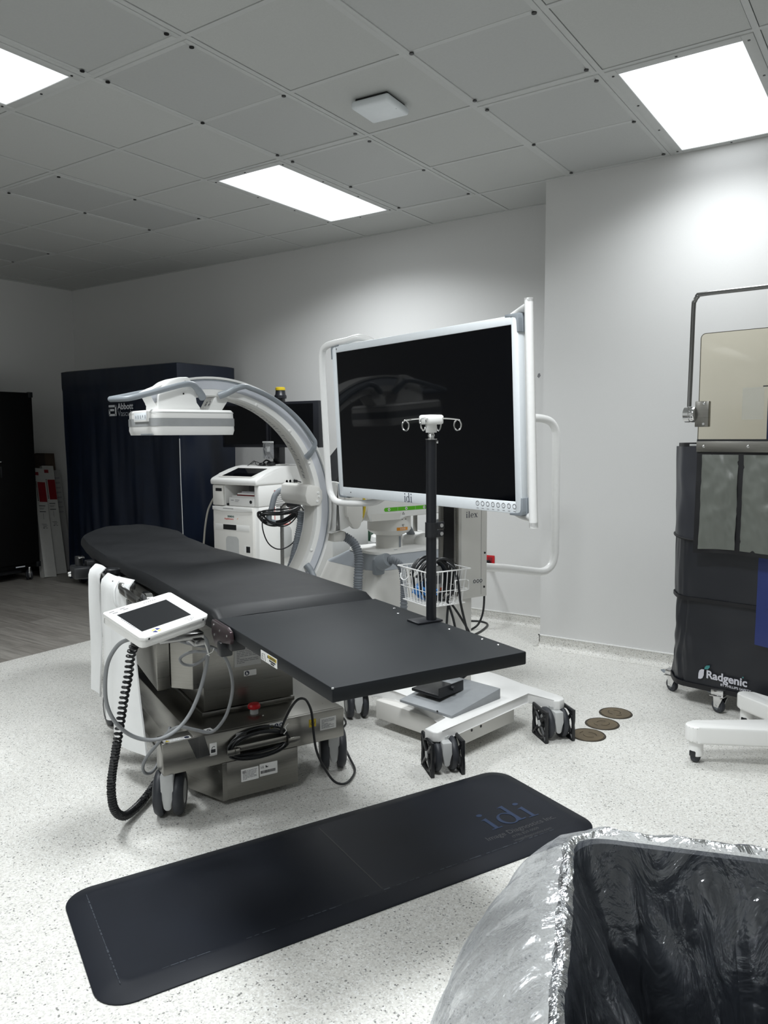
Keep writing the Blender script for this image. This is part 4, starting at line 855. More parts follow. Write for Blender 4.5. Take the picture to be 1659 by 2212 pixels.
t = thing('cable_bundle', 'thick coil of black cable standing in the wire basket', 'cable', (.98, 1.46, .60), T)
m_ = MB(); rn = random.Random(5); loop = []
for k in range(8):
    cx, cy, cz, R = 1.005 + rn.uniform(-.012, .03), 1.40 + k * .018, .700 + rn.uniform(-.005, .012), .083 + rn.uniform(-.004, .006)
    for q in range(22):
        an = 2 * PI * q / 22 + PI; f = (k + q / 22)
        loop.append(V((cx - .02 + R * math.cos(an) * .92, 1.40 + f * .017, cz - .012 + (R + .008) * math.sin(an))))
m_.tube(loop, .0058, 8, smooth=3)
m_.tube([(1.02, 1.52, .785), (.96, 1.50, .780), (.90, 1.48, .745), (.885, 1.50, .715)], .0055, 8, smooth=6)
part('coil', m_, CABLE)
m_ = MB()
for p in ([(1.02, 1.42, .78), (1.022, 1.345, .755), (1.024, 1.318, .70), (1.03, 1.305, .60), (1.06, 1.30, .48), (1.10, 1.31, .36), (1.12, 1.36, .25), (1.08, 1.42, .19)],
          [(1.04, 1.42, .60), (1.07, 1.36, .52), (1.11, 1.33, .42), (1.13, 1.36, .30), (1.10, 1.42, .19)], [(1.0, 1.38, .62), (1.02, 1.34, .50), (1.06, 1.36, .32), (1.05, 1.42, .19)], [(1.0, 1.36, .60), (.99, 1.36, .48), (1.0, 1.38, .30), (1.02, 1.44, .19)]):
    m_.tube(p, .0056, 8, smooth=6)
part('hanging_lead', m_, CABLE)
t = thing('small_white_box', 'white carton with small print standing in the wire basket', 'box', (1.0, 1.53, .595), T)
part('carton', MB().box((.945, 1.492, .598), (1.075, 1.555, .745), .002), PAPER)
m_ = MB(); m_.box((.99, 1.4915, .66), (1.05, 1.4921, .70)); m_.box((1.0755, 1.51, .67), (1.0748, 1.54, .73)); part('printed_panel', m_, INKG)
text('printed_letters', 'SI', .022, INK, (.948, 1.4915, .695), X, (0, 0, 1))
part('orange_seal', MB().box((1.045, 1.4905, .608), (1.068, 1.4921, .640)), mat('orange_red_print', (.62, .10, .02), .5))
t = thing('blue_bag', 'crumpled bright blue plastic bag lying in the wire basket', 'bag', (.945, 1.475, .595), T)
m_ = MB(); bmesh.ops.create_icosphere(m_.bm, subdivisions=4, radius=1)
for v in m_.bm.verts:
    n_ = noise.noise(v.co * 2.2) * .35 + noise.noise(v.co * 6) * .22 + noise.noise(v.co * 14) * .08; d = v.co.normalized() * (1 + n_)
    v.co = V((.945 + d.x * .040, 1.475 + d.y * .070, .640 + d.z * .036))
part('bag_body', m_, BLUEB)
# mains lead of the cart, up to the red wall outlet
t = thing('wall_power_cord', 'black mains lead hanging from the red wall outlet to the floor', 'power cord', (-2.5, 4.8, 0))
m_ = MB(); m_.tube([(-2.552, YB - .03, .437), (-2.535, YB - .10, .43), (-2.50, YB - .18, .36), (-2.462, YB - .25, .27), (-2.470, YB - .25, .13), (-2.495, YB - .27, .04), (-2.52, YB - .33, .008), (-2.53, YB - .42, .006), (-2.50, YB - .50, .006), (-2.45, YB - .52, .006), (-2.44, YB - .36, .006), (-2.49, YB - .14, .006), (-2.58, YB - .08, .006), (-2.66, YB - .12, .006)], .0075, 8, smooth=7); part('lead', m_, CABLE)
m_ = MB(); m_.cyl((-2.552, YB - .006, .437), (-2.552, YB - .036, .437), .018, n=16); part('plug', m_, BLACK)

# ------------------------------------------------------------------ C-arm imaging unit
CF = (-2.9205, 2.6375, 70.0)
t = thing('c_arm', 'large white curved imaging arm on a wheeled base reaching over the table', 'imaging arm', (.9, .05, 0), CF)
CV, CZ, RO, RI, HWU = .0674, .9844, .667, .572, .07
def PO(r, a, u=0): return V((CV + r * math.cos(rad(a)), u, CZ + r * math.sin(rad(a))))
def arc_sweep(sec, a0, a1, n=64):
    """sec in (radius, u)"""
    m_ = MB(); path = []
    for k in range(n + 1):
        a = a0 + (a1 - a0) * k / n; path.append((V((CV, 0, CZ)), V((math.cos(rad(a)), 0, math.sin(rad(a)))), V((0, 1, 0))))
    m_.sweep(sec, path); bmesh.ops.recalc_face_normals(m_.bm, faces=m_.bm.faces); return m_
A0, A1 = -108, 118
body = part('curved_arm', arc_sweep([(RI, -.055), (RI + .006, -HWU), (RI + .034, -HWU), (RI + .034, -HWU + .006), (RO - .010, -HWU + .006), (RO - .010, -HWU - .002), (RO, -HWU - .002), (RO, HWU + .002), (RO - .010, HWU + .002), (RO - .010, HWU - .006), (RI + .034, HWU - .006), (RI + .034, HWU), (RI + .006, HWU), (RI, .055)], A0, A1), WHITE)
for s in (-1, 1):
    pl_ = [(RI + .036, s * (HWU - .006)), (RI + .036, s * (HWU - .0045)), (RO - .012, s * (HWU - .0045)), (RO - .012, s * (HWU - .006))]
    part('side_rail', arc_sweep(pl_ if s < 0 else pl_[::-1], A0, A1), SILVERL, body)
    part('rail_groove', arc_sweep([(RO - .020, s * (HWU - .0044)), (RO - .020, s * (HWU - .0038)), (RO - .013, s * (HWU - .0038)), (RO - .013, s * (HWU - .0044))], A0, A1), GREY, body)
part('inner_liner', arc_sweep([(RI - .004, -.040), (RI - .001, -.048), (RI + .002, -.048), (RI + .002, .048), (RI - .001, .048), (RI - .004, .040)], A0, 84), WHITE2, body)
for a in (97, 82, 66.5, 44, 24, 1.5, -23, -37):
    m_ = MB(); m_.lathe([(0, .006), (.005, .0055), (.008, .003), (.009, 0)], PO(RI + .012, a, -HWU), V((0, -1, 0)), 14); part('cap_screw', m_, WHITE, body)
for a in (46, 20, -14): part('cap_screw', MB().lathe([(0, .006), (.006, .005), (.009, 0)], PO(RI + .02, a, HWU - .03), V((-math.cos(rad(a)), 0, -math.sin(rad(a)))), 12), WHITE, body)
# angle figures and letters along the inside
m_ = MB(); rn = random.Random(11)
for k in range(34):
    a = 74 - k * 1.75
    if k % 9 == 8: continue
    o = PO(RI - .0046, a, .018); tn = V((-math.sin(rad(a)), 0, math.cos(rad(a)))) * -1; uu = V((0, -1, 0))
    wd_, ht_ = rn.uniform(.006, .014), rn.uniform(.017, .027)
    if k % 3 == 0: polys = [[(0, 0), (.003, 0), (.003, ht_), (0, ht_)], [(0, ht_), (wd_, ht_), (wd_, ht_ - .003), (0, ht_ - .003)]]
    elif k % 3 == 1: polys = [[(0, 0), (wd_, ht_), (wd_ + .003, ht_), (.003, 0)]]
    else: polys = [[(0, 0), (wd_, 0), (wd_, .003), (0, .003)], [(0, ht_ / 2), (wd_, ht_ / 2), (wd_, ht_ / 2 + .003), (0, ht_ / 2 + .003)], [(wd_ - .003, 0), (wd_, 0), (wd_, ht_), (wd_ - .003, ht_)]]
    for p in polys: m_.prism(p, o, tn, uu, .0004)
part('angle_scale', m_, INKG, body, smooth=False)
# detector housing
m_ = MB(); dv0, dv1, du = -.270, .135, .200
secs = [(1.371, .010, .030), (1.392, .0, .05), (1.478, .004, .05), (1.487, .012, .045)]
def ringd(z_, ins, r): return [V((p[0], p[1], z_)) for p in rrect(dv0 + ins, -du + ins, dv1 - ins, du - ins, r, 6)]
prev = None
for q in secs:
    rg = [m_.bm.verts.new(p) for p in ringd(*q)]
    if prev:
        for k in range(len(rg)): m_.bm.faces.new((prev[k], prev[(k + 1) % len(rg)], rg[(k + 1) % len(rg)], rg[k]))
    else: m_.bm.faces.new(rg[::-1])
    prev = rg
m_.bm.faces.new(prev)
dh = part('detector_housing', m_, WHITE)
m_ = MB(); a_ = [m_.bm.verts.new(V((p[0], p[1], 1.412))) for p in rrect(dv0 - .0008, -du - .0008, dv1 + .0008, du + .0008, .05, 6)]; b_ = [m_.bm.verts.new(v.co + V((0, 0, .036))) for v in a_]
for k in range(len(a_)): m_.bm.faces.new((a_[k], a_[(k + 1) % len(a_)], b_[(k + 1) % len(a_)], b_[k]))
part('grey_band', m_, mat('mid_grey_band', (.30, .31, .315), .45), dh)
m_ = MB(); a_ = [m_.bm.verts.new(V((p[0], p[1], 1.473))) for p in rrect(dv0 + .0012, -du + .0012, dv1 - .0012, du - .0012, .05, 6)]; b_ = [m_.bm.verts.new(v.co + V((0, 0, .0025))) for v in a_]
for k in range(len(a_)): m_.bm.faces.new((a_[k], a_[(k + 1) % len(a_)], b_[(k + 1) % len(a_)], b_[k]))
part('lid_seam', m_, GREYL, dh)
kp = part('keypad', MB().box((dv0 - .008, -.135, 1.432), (dv0 + .01, .06, 1.481), .004), WHITE, dh)
part('keypad_face', MB().box((dv0 - .0086, -.125, 1.440), (dv0 - .004, .045, 1.474), .003), BEZEL, kp)
for k, pz in enumerate(((0, .014), (.006, .014), (0, .014), (0, .014), (.002, .012))): part('key_symbol', MB().box((dv0 - .0092, -.110 + k * .032, 1.447 + pz[0]), (dv0 - .0080, -.102 + k * .032, 1.449 + pz[1])), GREY, kp)
part('latch', MB().box((dv0 + .004, -.16, 1.371), (dv0 + .03, .0, 1.377), .001), GREY, dh)
# shell between detector and arm
m_ = MB(); m_.prism([(-.212, 1.486), (-.206, 1.555), (-.185, 1.598), (-.150, 1.625), (-.105, 1.642), (-.055, 1.645), (.00, 1.56), (-.035, 1.552), (-.030, 1.52), (-.010, 1.492), (.03, 1.486)], (0, .085, 0), X, (0, 0, 1), .170, .010, 2); cu_ = part('arm_end_cover', m_, WHITE)
part('cover_screw', MB().cyl((-.085, -.0845, 1.565), (-.085, -.0875, 1.565), .004, n=10), SCREW, cu_)
part('end_bolt', MB().lathe([(0, .012), (.007, .010), (.010, .005), (.010, 0)], (-.075, -.078, 1.618), (0, -1, 0), 16), CHROME, cu_)
m_ = MB(); m_.prism([(.045, 1.486), (.118, 1.486), (.155, 1.540), (.150, 1.560), (.085, 1.556)], (0, .058, 0), X, (0, 0, 1), .116, .004); bk = part('support_bracket', m_, WHITE)
m_ = MB()
for q in (-.030, .012): m_.prism([(0, 0), (.018, 0), (.018, .012), (0, .012)], V((.062, q, 1.511)) + V((-.004, 0, .003)), V((0, -1, 0)), V((.5, 0, .86)), .0004); m_.prism([(0, 0), (.012, 0), (.012, .008), (0, .008)], V((.071, q, 1.525)) + V((-.004, 0, .003)), V((0, -1, 0)), V((.5, 0, .86)), .0004)
part('bracket_symbols', m_, INKG, bk)
# grey handles
def flat_tube(name, pts, rx, ry, m, par=None, sm=6):
    m_ = MB(); m_.tube(pts, rx, 12, smooth=sm); return part(name, m_, m, par)
flat_tube('grab_handle', [(.010, -.085, 1.548), (-.005, -.10, 1.565), (-.030, -.115, 1.590), (-.060, -.125, 1.608), (-.11, -.135, 1.603), (-.20, -.140, 1.578), (-.29, -.135, 1.553), (-.35, -.12, 1.537), (-.375, -.08, 1.535), (-.38, 0, 1.537), (-.375, .08, 1.54), (-.35, .12, 1.545), (-.28, .135, 1.560), (-.20, .13, 1.578), (-.12, .11, 1.59)], [.018, .017, .015, .014, .0135, .0135, .0135, .0135, .0135, .0135, .0135, .0135, .0135, .0135, .0135], 0, GREY)
m_ = MB(); m_.prism([(-.012, 1.560), (.040, 1.556), (.030, 1.548), (-.035, 1.546)], (0, -.075, 0), X, (0, 0, 1), .02, .002)
arcpts = [PO(RI + .004, 87, -.078), PO(RI + .020, 84, -.10), PO(RI + .048, 80.5, -.124)] + [PO(RI + .066, a, -.128) for a in range(77, 34, -3)] + [PO(RI + .066, 33, -.128), PO(RI + .052, 31, -.122), PO(RI + .028, 29, -.10), PO(RI + .008, 27.5, -.076)]
flat_tube('grab_handle', arcpts, [.017, .016, .014] + [.0125] * 15 + [.0125, .014, .016, .018], 0, GREY)
flat_tube('grab_handle', [PO(RI + .014, -31, -.076), PO(RI + .045, -33, -.10), PO(RI + .07, -36, -.125), PO(RI + .09, -41, -.135), PO(RI + .092, -50, -.135), PO(RI + .09, -62, -.135), PO(RI + .05, -68, -.10), PO(RI + .02, -69, -.076)], [.018, .016, .014, .013, .0125, .0125, .014, .017], 0, GREY)
# clamp block with side handle
m_ = MB(); m_.prism([(.578, 1.100), (.600, 1.108), (.655, 1.094), (.672, 1.07), (.673, 1.025), (.655, .995), (.600, .992), (.574, 1.012), (.566, 1.05)], (0, .20, 0), X, (0, 0, 1), .285, .008); cb = part('clamp_block', m_, WHITE2)
for p in ((.645, 1.062), (.650, 1.042), (.638, 1.018)): part('cap_screw', MB().lathe([(0, .005), (.006, .004), (.008, 0)], (p[0], -.085, p[1]), (0, -1, 0), 12), WHITE, cb)
flat_tube('side_handle', [(.655, .195, 1.078), (.62, .205, 1.072), (.575, .21, 1.062), (.545, .21, 1.040), (.530, .21, 1.005), (.518, .21, .962), (.505, .215, .93), (.51, .22, .895), (.54, .22, .885)], .016, 0, GREY)
# gantry, swivel, lift column
m_ = MB(); pg = [V((p[0], 0, p[1])) for p in [(.640 + .05 * math.cos(0), 1.12)]]
arc_o = [(CV + (RO + .010) * math.cos(rad(a)), CZ + (RO + .010) * math.sin(rad(a))) for a in range(-11, 13, 3)]
m_.prism(arc_o + [(.735, 1.122), (.82, 1.10), (.895, 1.055), (.895, .915), (.82, .868), (.735, .842), (.70, .84)], (0, .115, 0), X, (0, 0, 1), .230, .012, 2); ga = part('gantry', m_, WHITE)
m_ = MB(); m_.prism([(.79, 1.04), (.79, .935), (.795, .925), (.812, .912), (.822, .875), (.840, .858), (.866, .857), (.882, .872), (.890, .912), (.898, .925), (.898, 1.04)], (0, -.105, 0), X, (0, 0, 1), .030, .006, 2); part('gantry_cover', m_, WHITE2, ga)
m_ = MB(); m_.cyl((.895, 0, .985), (.940, 0, .985), .118, n=48); part('swivel_collar', m_, WHITE2, ga)
m_ = MB(); m_.lathe([(.128, 0), (.130, .004), (.130, .012), (.128, .016), (.10, .016), (.10, 0)], (.905, 0, .985), (1, 0, 0), 56); part('yellow_ring', m_, YEL, ga)
m_ = MB(); m_.box((.735, -.09, .79), (.80, .02, .845), .008); m_.cyl((.79, -.05, .818), (.815, -.05, .812), .030, n=20); part('hose_socket', m_, WHITE2, ga)
m_ = MB(); m_.prism([(.935, .93), (.955, .888), (1.185, .885), (1.200, .915), (1.58, .905), (1.60, .93), (1.60, 1.075), (1.58, 1.09), (.945, 1.09), (.935, 1.07)], (0, .13, 0), X, (0, 0, 1), .250, .012, 2); ar = part('boom', m_, WHITE)
m_ = MB(); m_.prism([(.958, .930), (1.172, .926), (1.155, .889), (.966, .890)], (0, -.119, 0), X, (0, 0, 1), .0012); part('boom_lower_panel', m_, WHITE2, ar)  # plate on the lower boom face in a warmer, slightly darker white
m_ = MB(); m_.prism(rrect(1.050, .938, 1.365, .960, .0105, 6), (0, -.120, 0), X, (0, 0, 1), .001); gr = part('green_scale', m_, GREEN, ar)
m_ = MB()
for vv in (1.083, 1.205, 1.335): m_.cyl((vv, -.1212, .949), (vv, -.1216, .949), .0085, n=16)
for vv in (1.143, 1.27): m_.box((vv, -.1215, .940), (vv + .0012, -.1208, .958))
part('scale_marks', m_, PAPER, gr)
m_ = MB()
for vv in (1.083, 1.205, 1.335): m_.cyl((vv, -.1217, .949), (vv, -.1220, .949), .003, n=10)
m_.box((1.345, -.1215, .9465), (1.36, -.1208, .9515)); part('scale_dots', m_, INK, gr)
m_ = MB(); m_.tube([(1.176, -.121, .917), (1.192, -.121, .917), (1.184, -.121, .930)], .0014, 6, True); part('pointer_mark', m_, INK, ar)
cC = (1.185, .02)
m_ = MB(); m_.lathe([(.085, .0), (.118, .018), (.128, .03), (.128, .108), (0, .108)], (*cC, .790), (0, 0, 1), 48); m_.cyl((*cC, .705), (*cC, .80), .078, n=40); m_.lathe([(.078, .012), (.085, .004), (.098, 0)], (*cC, .706), (0, 0, 1), 40); lc = part('lift_column', m_, WHITE2)
m_ = MB()
def colP(a, z_, r=.1285): return V((cC[0] + r * math.cos(rad(a)), cC[1] + r * math.sin(rad(a)), z_))
for a0_ in range(0, 36, 6):
    q = [m_.bm.verts.new(colP(-88 + a0_ - 18 + d_, z_, .1288)) for d_, z_ in ((0, .822), (6, .822), (6, .840), (0, .840))]; m_.bm.faces.new(q)
part('orange_scale', m_, ORNG, lc)
m_ = MB()
for a0_ in (-94, -88, -82): m_.tube([colP(a0_ + 2.0 * math.cos(q), .831 + .004 * math.sin(q), .1292) for q in [k * PI / 5 for k in range(10)]], .0012, 5, True)
part('scale_marks', m_, PAPER, lc)
m_ = MB(); m_.tube([colP(-90, .856, .1290), colP(-84, .856, .1290), colP(-87, .844, .1290)], .0013, 6, True)
for a_ in (-78, -90): m_.cyl(colP(a_, .886, .128), colP(a_, .886, .1295), .003, n=8)
part('pointer_mark', m_, INK, lc)
m_ = MB()
for k in range(3):
    q = [m_.bm.verts.new(colP(-72 + d_ * 5 + k * 5 - 8, z_, .0785)) for d_, z_ in ((0, .708), (1, .708), (1, .782), (0, .782))]; m_.bm.faces.new(q)
part('height_scale', m_, GREY, lc)
# base
def base_ring(z_, v0, v1, u0, u1, r): return [V((p[0], p[1], z_)) for p in rrect(v0, u0, v1, u1, r, 7)]
def loft(name, rings, m, par=None):
    m_ = MB(); prev = None
    for rg in rings:
        q = [m_.bm.verts.new(p) for p in rg]
        if prev:
            for k in range(len(q)): m_.bm.faces.new((prev[k], prev[(k + 1) % len(q)], q[(k + 1) % len(q)], q[k]))
        else: m_.bm.faces.new(q[::-1])
        prev = q
    m_.bm.faces.new(prev); return part(name, m_, m, par)
lo = loft('base_skirt', [base_ring(.10, .66, 1.62, -.30, .42, .13), base_ring(.12, .655, 1.63, -.305, .425, .13), base_ring(.40, .82, 1.60, -.24, .40, .12), base_ring(.617, .935, 1.58, -.185, .385, .11)], WHITE2)
loft('silver_collar', [base_ring(.618, .936, 1.58, -.184, .384, .11), base_ring(.66, .960, 1.565, -.165, .28, .10), base_ring(.700, .985, 1.55, -.148, .195, .09)], SILVER, lo)
loft('base_lid', [base_ring(.699, .980, 1.555, -.152, .198, .09), base_ring(.712, .985, 1.55, -.148, .194, .09), base_ring(.714, .995, 1.54, -.14, .186, .085)], WHITE, lo)
part('lid_slot', MB().box((1.13, -.11, .714), (1.15, -.10, .7148)), GREY, lo)
part('lid_vent', MB().box((1.10, -.14, .6995), (1.11, -.139, .705)), GREY, lo)
for s in (-1, 1): part('rear_wheel', MB().cyl((1.42, .06 + s * .36, .10), (1.42, .06 + s * .42, .10), .10, n=32, bev=.01), TYRE)
m_ = MB(); m_.box((.45, -.30, .10), (.80, -.20, .16), .02); m_.box((.45, .30, .10), (.80, .40, .16), .02); fl = part('front_leg', m_, WHITE2)
for u_0 in (-.25, .35): part('front_wheel', MB().cyl((.50, u_0 - .03, .055), (.50, u_0 + .03, .055), .055, n=28, bev=.008), TYRE)
m_ = MB(); m_.lathe([(.0, .06), (.036, .06), (.040, .05), (.044, 0), (0, 0)], (.955, -.215, .672), V((.2, -.85, .35)), 24); m_.box((.93, -.205, .60), (.995, -.165, .69), .012); part('cable_outlet', m_, GREY)
def corr(name, pts, r, par=None, m=HOSE, rib=.010):
    p = spline([V(q) for q in pts], 40); acc = 0; out = [p[0]]; rs = [r]
    for a_, b_ in zip(p[:-1], p[1:]):
        acc += (b_ - a_).length
        if acc > rib / 4: out.append(b_); acc = 0
    rs = [r * (1 if (i % 4) in (0, 1) else .84) for i in range(len(out))]
    m_ = MB(); m_.tube(out, rs, 14); return part(name, m_, m, par)
corr('corrugated_hose', [(.80, -.05, .816), (.83, -.055, .808), (.862, -.09, .775), (.872, -.12, .72), (.862, -.14, .655), (.85, -.15, .58), (.84, -.15, .45), (.80, -.14, .32), (.72, -.12, .28)], .026)
corr('corrugated_hose', [(.975, -.262, .69), (1.00, -.285, .688), (1.03, -.30, .655), (1.04, -.31, .59), (1.035, -.32, .48), (1.03, -.32, .38), (1.0, -.33, .25), (.97, -.33, .14)], .021)
corr('corrugated_hose', [(.64, .09, .95), (.636, .10, .88), (.625, .105, .82), (.60, .10, .74), (.57, .09, .66), (.53, .085, .60)], .020, rib=.008)
flat_tube('curved_hose', [(1.30, .10, .88), (1.35, .10, .845), (1.385, .10, .80), (1.412, .10, .755), (1.42, .10, .70)], .024, 0, GREY)
m_ = MB(); m_.cyl((1.52, .20, .60), (1.52, .20, 1.02), .014, n=18); part('rear_post', m_, STEEL)
m_ = MB(); m_.lathe([(.088, 0), (.086, .02), (.07, .045), (.04, .06), (0, .064)], (1.46, .0, .713), (0, 0, 1), 32); part('joystick_dome', m_, WHITE)
m_ = MB(); m_.lathe([(.19, 0), (.185, .03), (.15, .05), (0, .055)], (1.42, .22, .712), (0, 0, 1), 40); part('rear_hood', m_, WHITE)
m_ = MB(); m_.box((1.46, -.09, .76), (1.50, -.03, .825), .006); m_.box((1.50, -.08, .70), (1.54, -.03, .86), .005); part('rear_bracket', m_, GREY)
# X-ray tube under the table
m_ = MB(); m_.box((-.19, -.13, .335), (.06, .13, .50), .03, 3); m_.box((-.14, -.09, .50), (.01, .09, .545), .012); part('tube_housing', m_, WHITE)
# small console of the unit seen between its arm and the big screen
t = thing('tilted_console', 'small white console with tilted black screen behind the imaging arm joint', 'console', (1.2, .6, 0), CF)
m_ = MB(); m_.box((1.06, .45, .0), (1.34, .75, .95), .02); m_.box((1.04, .43, .95), (1.36, .77, 1.035), .015); part('cabinet', m_, WHITE)
m_ = MB(); m_.prism([(1.05, 1.06), (1.32, 1.06), (1.32, 1.34)], (0, .72, 0), X, (0, 0, 1), .28, .004); part('screen_wedge', m_, BLACK)
part('vent', MB().box((1.10, .4285, .965), (1.30, .4305, 1.0)), GREY)

# ------------------------------------------------------------------ workstation cart with two monitors
t = thing('workstation_cart', 'white workstation cart with dark shelf and twin dark monitors at the back wall', 'workstation', (-4.29, 4.56, 0))
x0, x1, y0, y1 = -4.535, -4.055, 4.25, 4.88
m_ = MB(); m_.box((x0, y0 + .02, .10), (x1, y1, .835), .012, 2); m_.box((x0, y0 + .02, .835), (x0 + .125, y1, .998), .006); m_.box((x1 - .045, y0 + .02, .835), (x1, y1, .998), .006); m_.box((x0, y0 + .30, .835), (x1, y1, .998), .006); bd = part('body', m_, WHITE)
m_ = MB(); pr_ = [(4.242, .996), (4.238, 1.025), (4.246, 1.040), (4.262, 1.050), (4.34, 1.078), (4.44, 1.108), (4.52, 1.126), (4.60, 1.134), (4.885, 1.136), (4.885, .996)]
m_.prism(pr_, (x0 - .004, 0, 0), (0, 1, 0), (0, 0, 1), x1 - x0 + .008, .010, 3); ld = part('top_cover', m_, WHITE)
sl = V((0, 4.48 - 4.27, 1.1165 - 1.0535)).normalized(); o_ = V((x0 + .085, 4.285, 1.0598))
m_ = MB(); m_.prism([(0, 0), (.31, 0), (.31, .185), (0, .185)], o_ + V((0, 0, .0015)), X, sl, .0015); part('touch_screen', m_, SCREEN, ld)
m_ = MB(); m_.prism(rrect(-.03, -.02, .34, .205, .02), o_, X, sl, .0012); part('screen_bezel', m_, WHITE2, ld)
m_ = MB(); m_.box((x0 + .012, y0, .835), (x0 + .122, y0 + .022, .990), .004); d1 = part('card_door', m_, WHITE2, bd); part('small_display', MB().box((x0 + .045, y0 - .0012, .944), (x0 + .112, y0 + .002, .968), .001), SCREENG, d1)
part('shelf_back', MB().box((x0 + .125, y0 + .285, .836), (x1 - .045, y0 + .29, .997)), INKG, bd)
m_ = MB(); m_.box((x0 + .012, y0 - .002, .10), (x1 - .045, y0 + .022, .828), .008); fr_ = part('front_panel', m_, WHITE2, bd)
m_ = MB(); m_.prism([(0, .80), (.10, .795), (.30, .793), (.423, .800), (.423, .828), (0, .828)], (x0 + .012, y0 - .002, 0), X, (0, 0, 1), .006, .002); part('panel_lip', m_, WHITE, fr_)
part('recess', MB().box((x0 + .035, y0 - .0032, .645), (x1 - .08, y0 - .0015, .692), .0005), WHITE, fr_)
part('dark_slot', MB().box((x0 + .122, y0 - .004, .650), (x0 + .262, y0 + .002, .690)), BLACK, fr_)
m_ = MB(); m_.prism(rrect(x0 + .148, .30, x0 + .285, .600, .03), (0, y0 - .0025, 0), X, (0, 0, 1), .001); part('grey_grip_panel', m_, GREYL, fr_)
part('square_socket', MB().box((x0 + .362, y0 - .0035, .485), (x0 + .402, y0 + .002, .532)), BLACK, fr_)
part('socket_frame', MB().box((x0 + .340, y0 - .003, .48), (x0 + .408, y0 - .001, .537)), WHITE, fr_)
text('maker_name', 'SIEMENS', .019, mat('dark_teal_ink', (.02, .10, .09), .5), (-4.365, y0 - .0025, .747), X, (0, 0, 1), fr_, bold=.0006)
text('maker_name', 'Healthineers', .019, INKR, (-4.398, y0 - .0025, .728), X, (0, 0, 1), fr_, bold=.0004)
m_ = MB(); m_.prism([(x0 + .13, .812), (x0 + .24, .812), (x0 + .24, .816), (x0 + .13, .816)], (0, y0 - .0085, 0), X, (0, 0, 1), .0003); part('small_print', m_, INKG, fr_)
m_ = MB()
for dx, dz in ((.0, 0), (.007, .003), (.0, .006), (.008, .009)): m_.cyl((-4.262 + dx, y0 - .0025, .735 + dz), (-4.262 + dx, y0 - .003, .735 + dz), .002, n=8)
part('dot_mark', m_, ORNG, fr_)
m_ = MB(); m_.prism(rrect(4.56, .975, 4.745, 1.045, .004), (x1, 0, 0), (0, 1, 0), (0, 0, 1), .002); sp_ = part('socket_panel', m_, WHITE2, bd)
m_ = MB()
for yy in (4.585, 4.625, 4.675): m_.cyl((x1 + .002, yy, 1.012), (x1 + .004, yy, 1.012), .013, n=18)
part('socket_ring', m_, GREY, sp_)
m_ = MB(); m_.cyl((x1 + .003, 4.675, 1.012), (x1 + .03, 4.675, 1.012), .010, n=14); m_.tube([(x1 + .03, 4.675, 1.012), (x1 + .10, 4.69, .995), (x1 + .20, 4.70, .96), (x1 + .26, 4.72, .90)], .004, 7, smooth=5); part('plugged_lead', m_, CABLE)
m_ = MB()
for a_, b_ in (((4.44, .945), (4.62, .951)), ((4.44, .675), (4.62, .681)), ((4.44, .675), (4.446, .951)), ((4.614, .675), (4.62, .951))): m_.box((x1 + .0005, a_[0], a_[1]), (x1 + .0018, b_[0], b_[1]))
nl = part('notice_frame', m_, INKR, bd)
m_ = MB()
for k in range(11): m_.box((x1 + .0005, 4.46, .92 - k * .016), (x1 + .0015, 4.46 + random.uniform(.08, .14), .925 - k * .016))
part('small_print', m_, INKG, nl)
m_ = MB(); m_.box((x1 + .0005, 4.60, 1.062), (x1 + .0015, 4.70, 1.068)); m_.box((x1 + .0005, 4.62, 1.054), (x1 + .0015, 4.69, 1.058)); part('small_print', m_, INKG, bd)
m_ = MB(); m_.prism(rrect(4.50, .42, 4.62, .66, .03), (x1, 0, 0), (0, 1, 0), (0, 0, 1), .014, .008); part('side_cover', m_, GREYL, bd)
m_ = MB(); m_.tube([(x0 + .01, 4.40, .90), (x0 - .10, 4.40, .90), (x0 - .19, 4.40, .80), (x0 - .23, 4.40, .70), (x0 - .26, 4.40, .55), (x0 - .265, 4.40, .40), (x0 - .20, 4.42, .10), (x0 - .05, 4.45, .06)], .008, 8, smooth=6); m_.tube([(x0 + .01, 4.46, .88), (x0 - .12, 4.46, .84), (x0 - .19, 4.46, .72), (x0 - .20, 4.46, .60), (x0 - .17, 4.46, .48), (x0 - .12, 4.48, .40), (x0 + .01, 4.5, .36)], .007, 8, smooth=6); part('beige_lead', m_, mat('beige_cable', (.42, .41, .37), .45))
for xx in (x0 + .06, x1 - .06):
    for yy in (y0 + .07, y1 - .07): twin_caster(xx, yy, .10, .048, .03, .02)
m_ = MB(); m_.box((-4.225, 4.62, 1.13), (-4.155, 4.69, 1.60), .006); m_.cyl((-4.17, 4.65, 1.56), (-4.17, 4.65, 1.67), .045, n=28); m_.lathe([(.045, 0), (.048, .0), (.048, .02), (.040, .03), (.036, .07), (0, .07)], (-4.15, 4.64, 1.66), (0, 0, 1), 28); mp_ = part('monitor_post', m_, MONB)
part('yellow_cap', MB().lathe([(.0385, 0), (.0395, .004), (.0385, .020), (.030, .025), (0, .026)], (-4.15, 4.64, 1.722), (0, 0, 1), 28), YEL, mp_)
m_ = MB(); m_.lathe([(.042, 0), (.042, .003), (.06, .003), (.06, 0)], (-4.19, 4.655, 1.136), (0, 0, 1), 4); m_.box((-4.245, 4.60, 1.136), (-4.135, 4.71, 1.146), .003); part('post_foot', m_, WHITE, mp_)
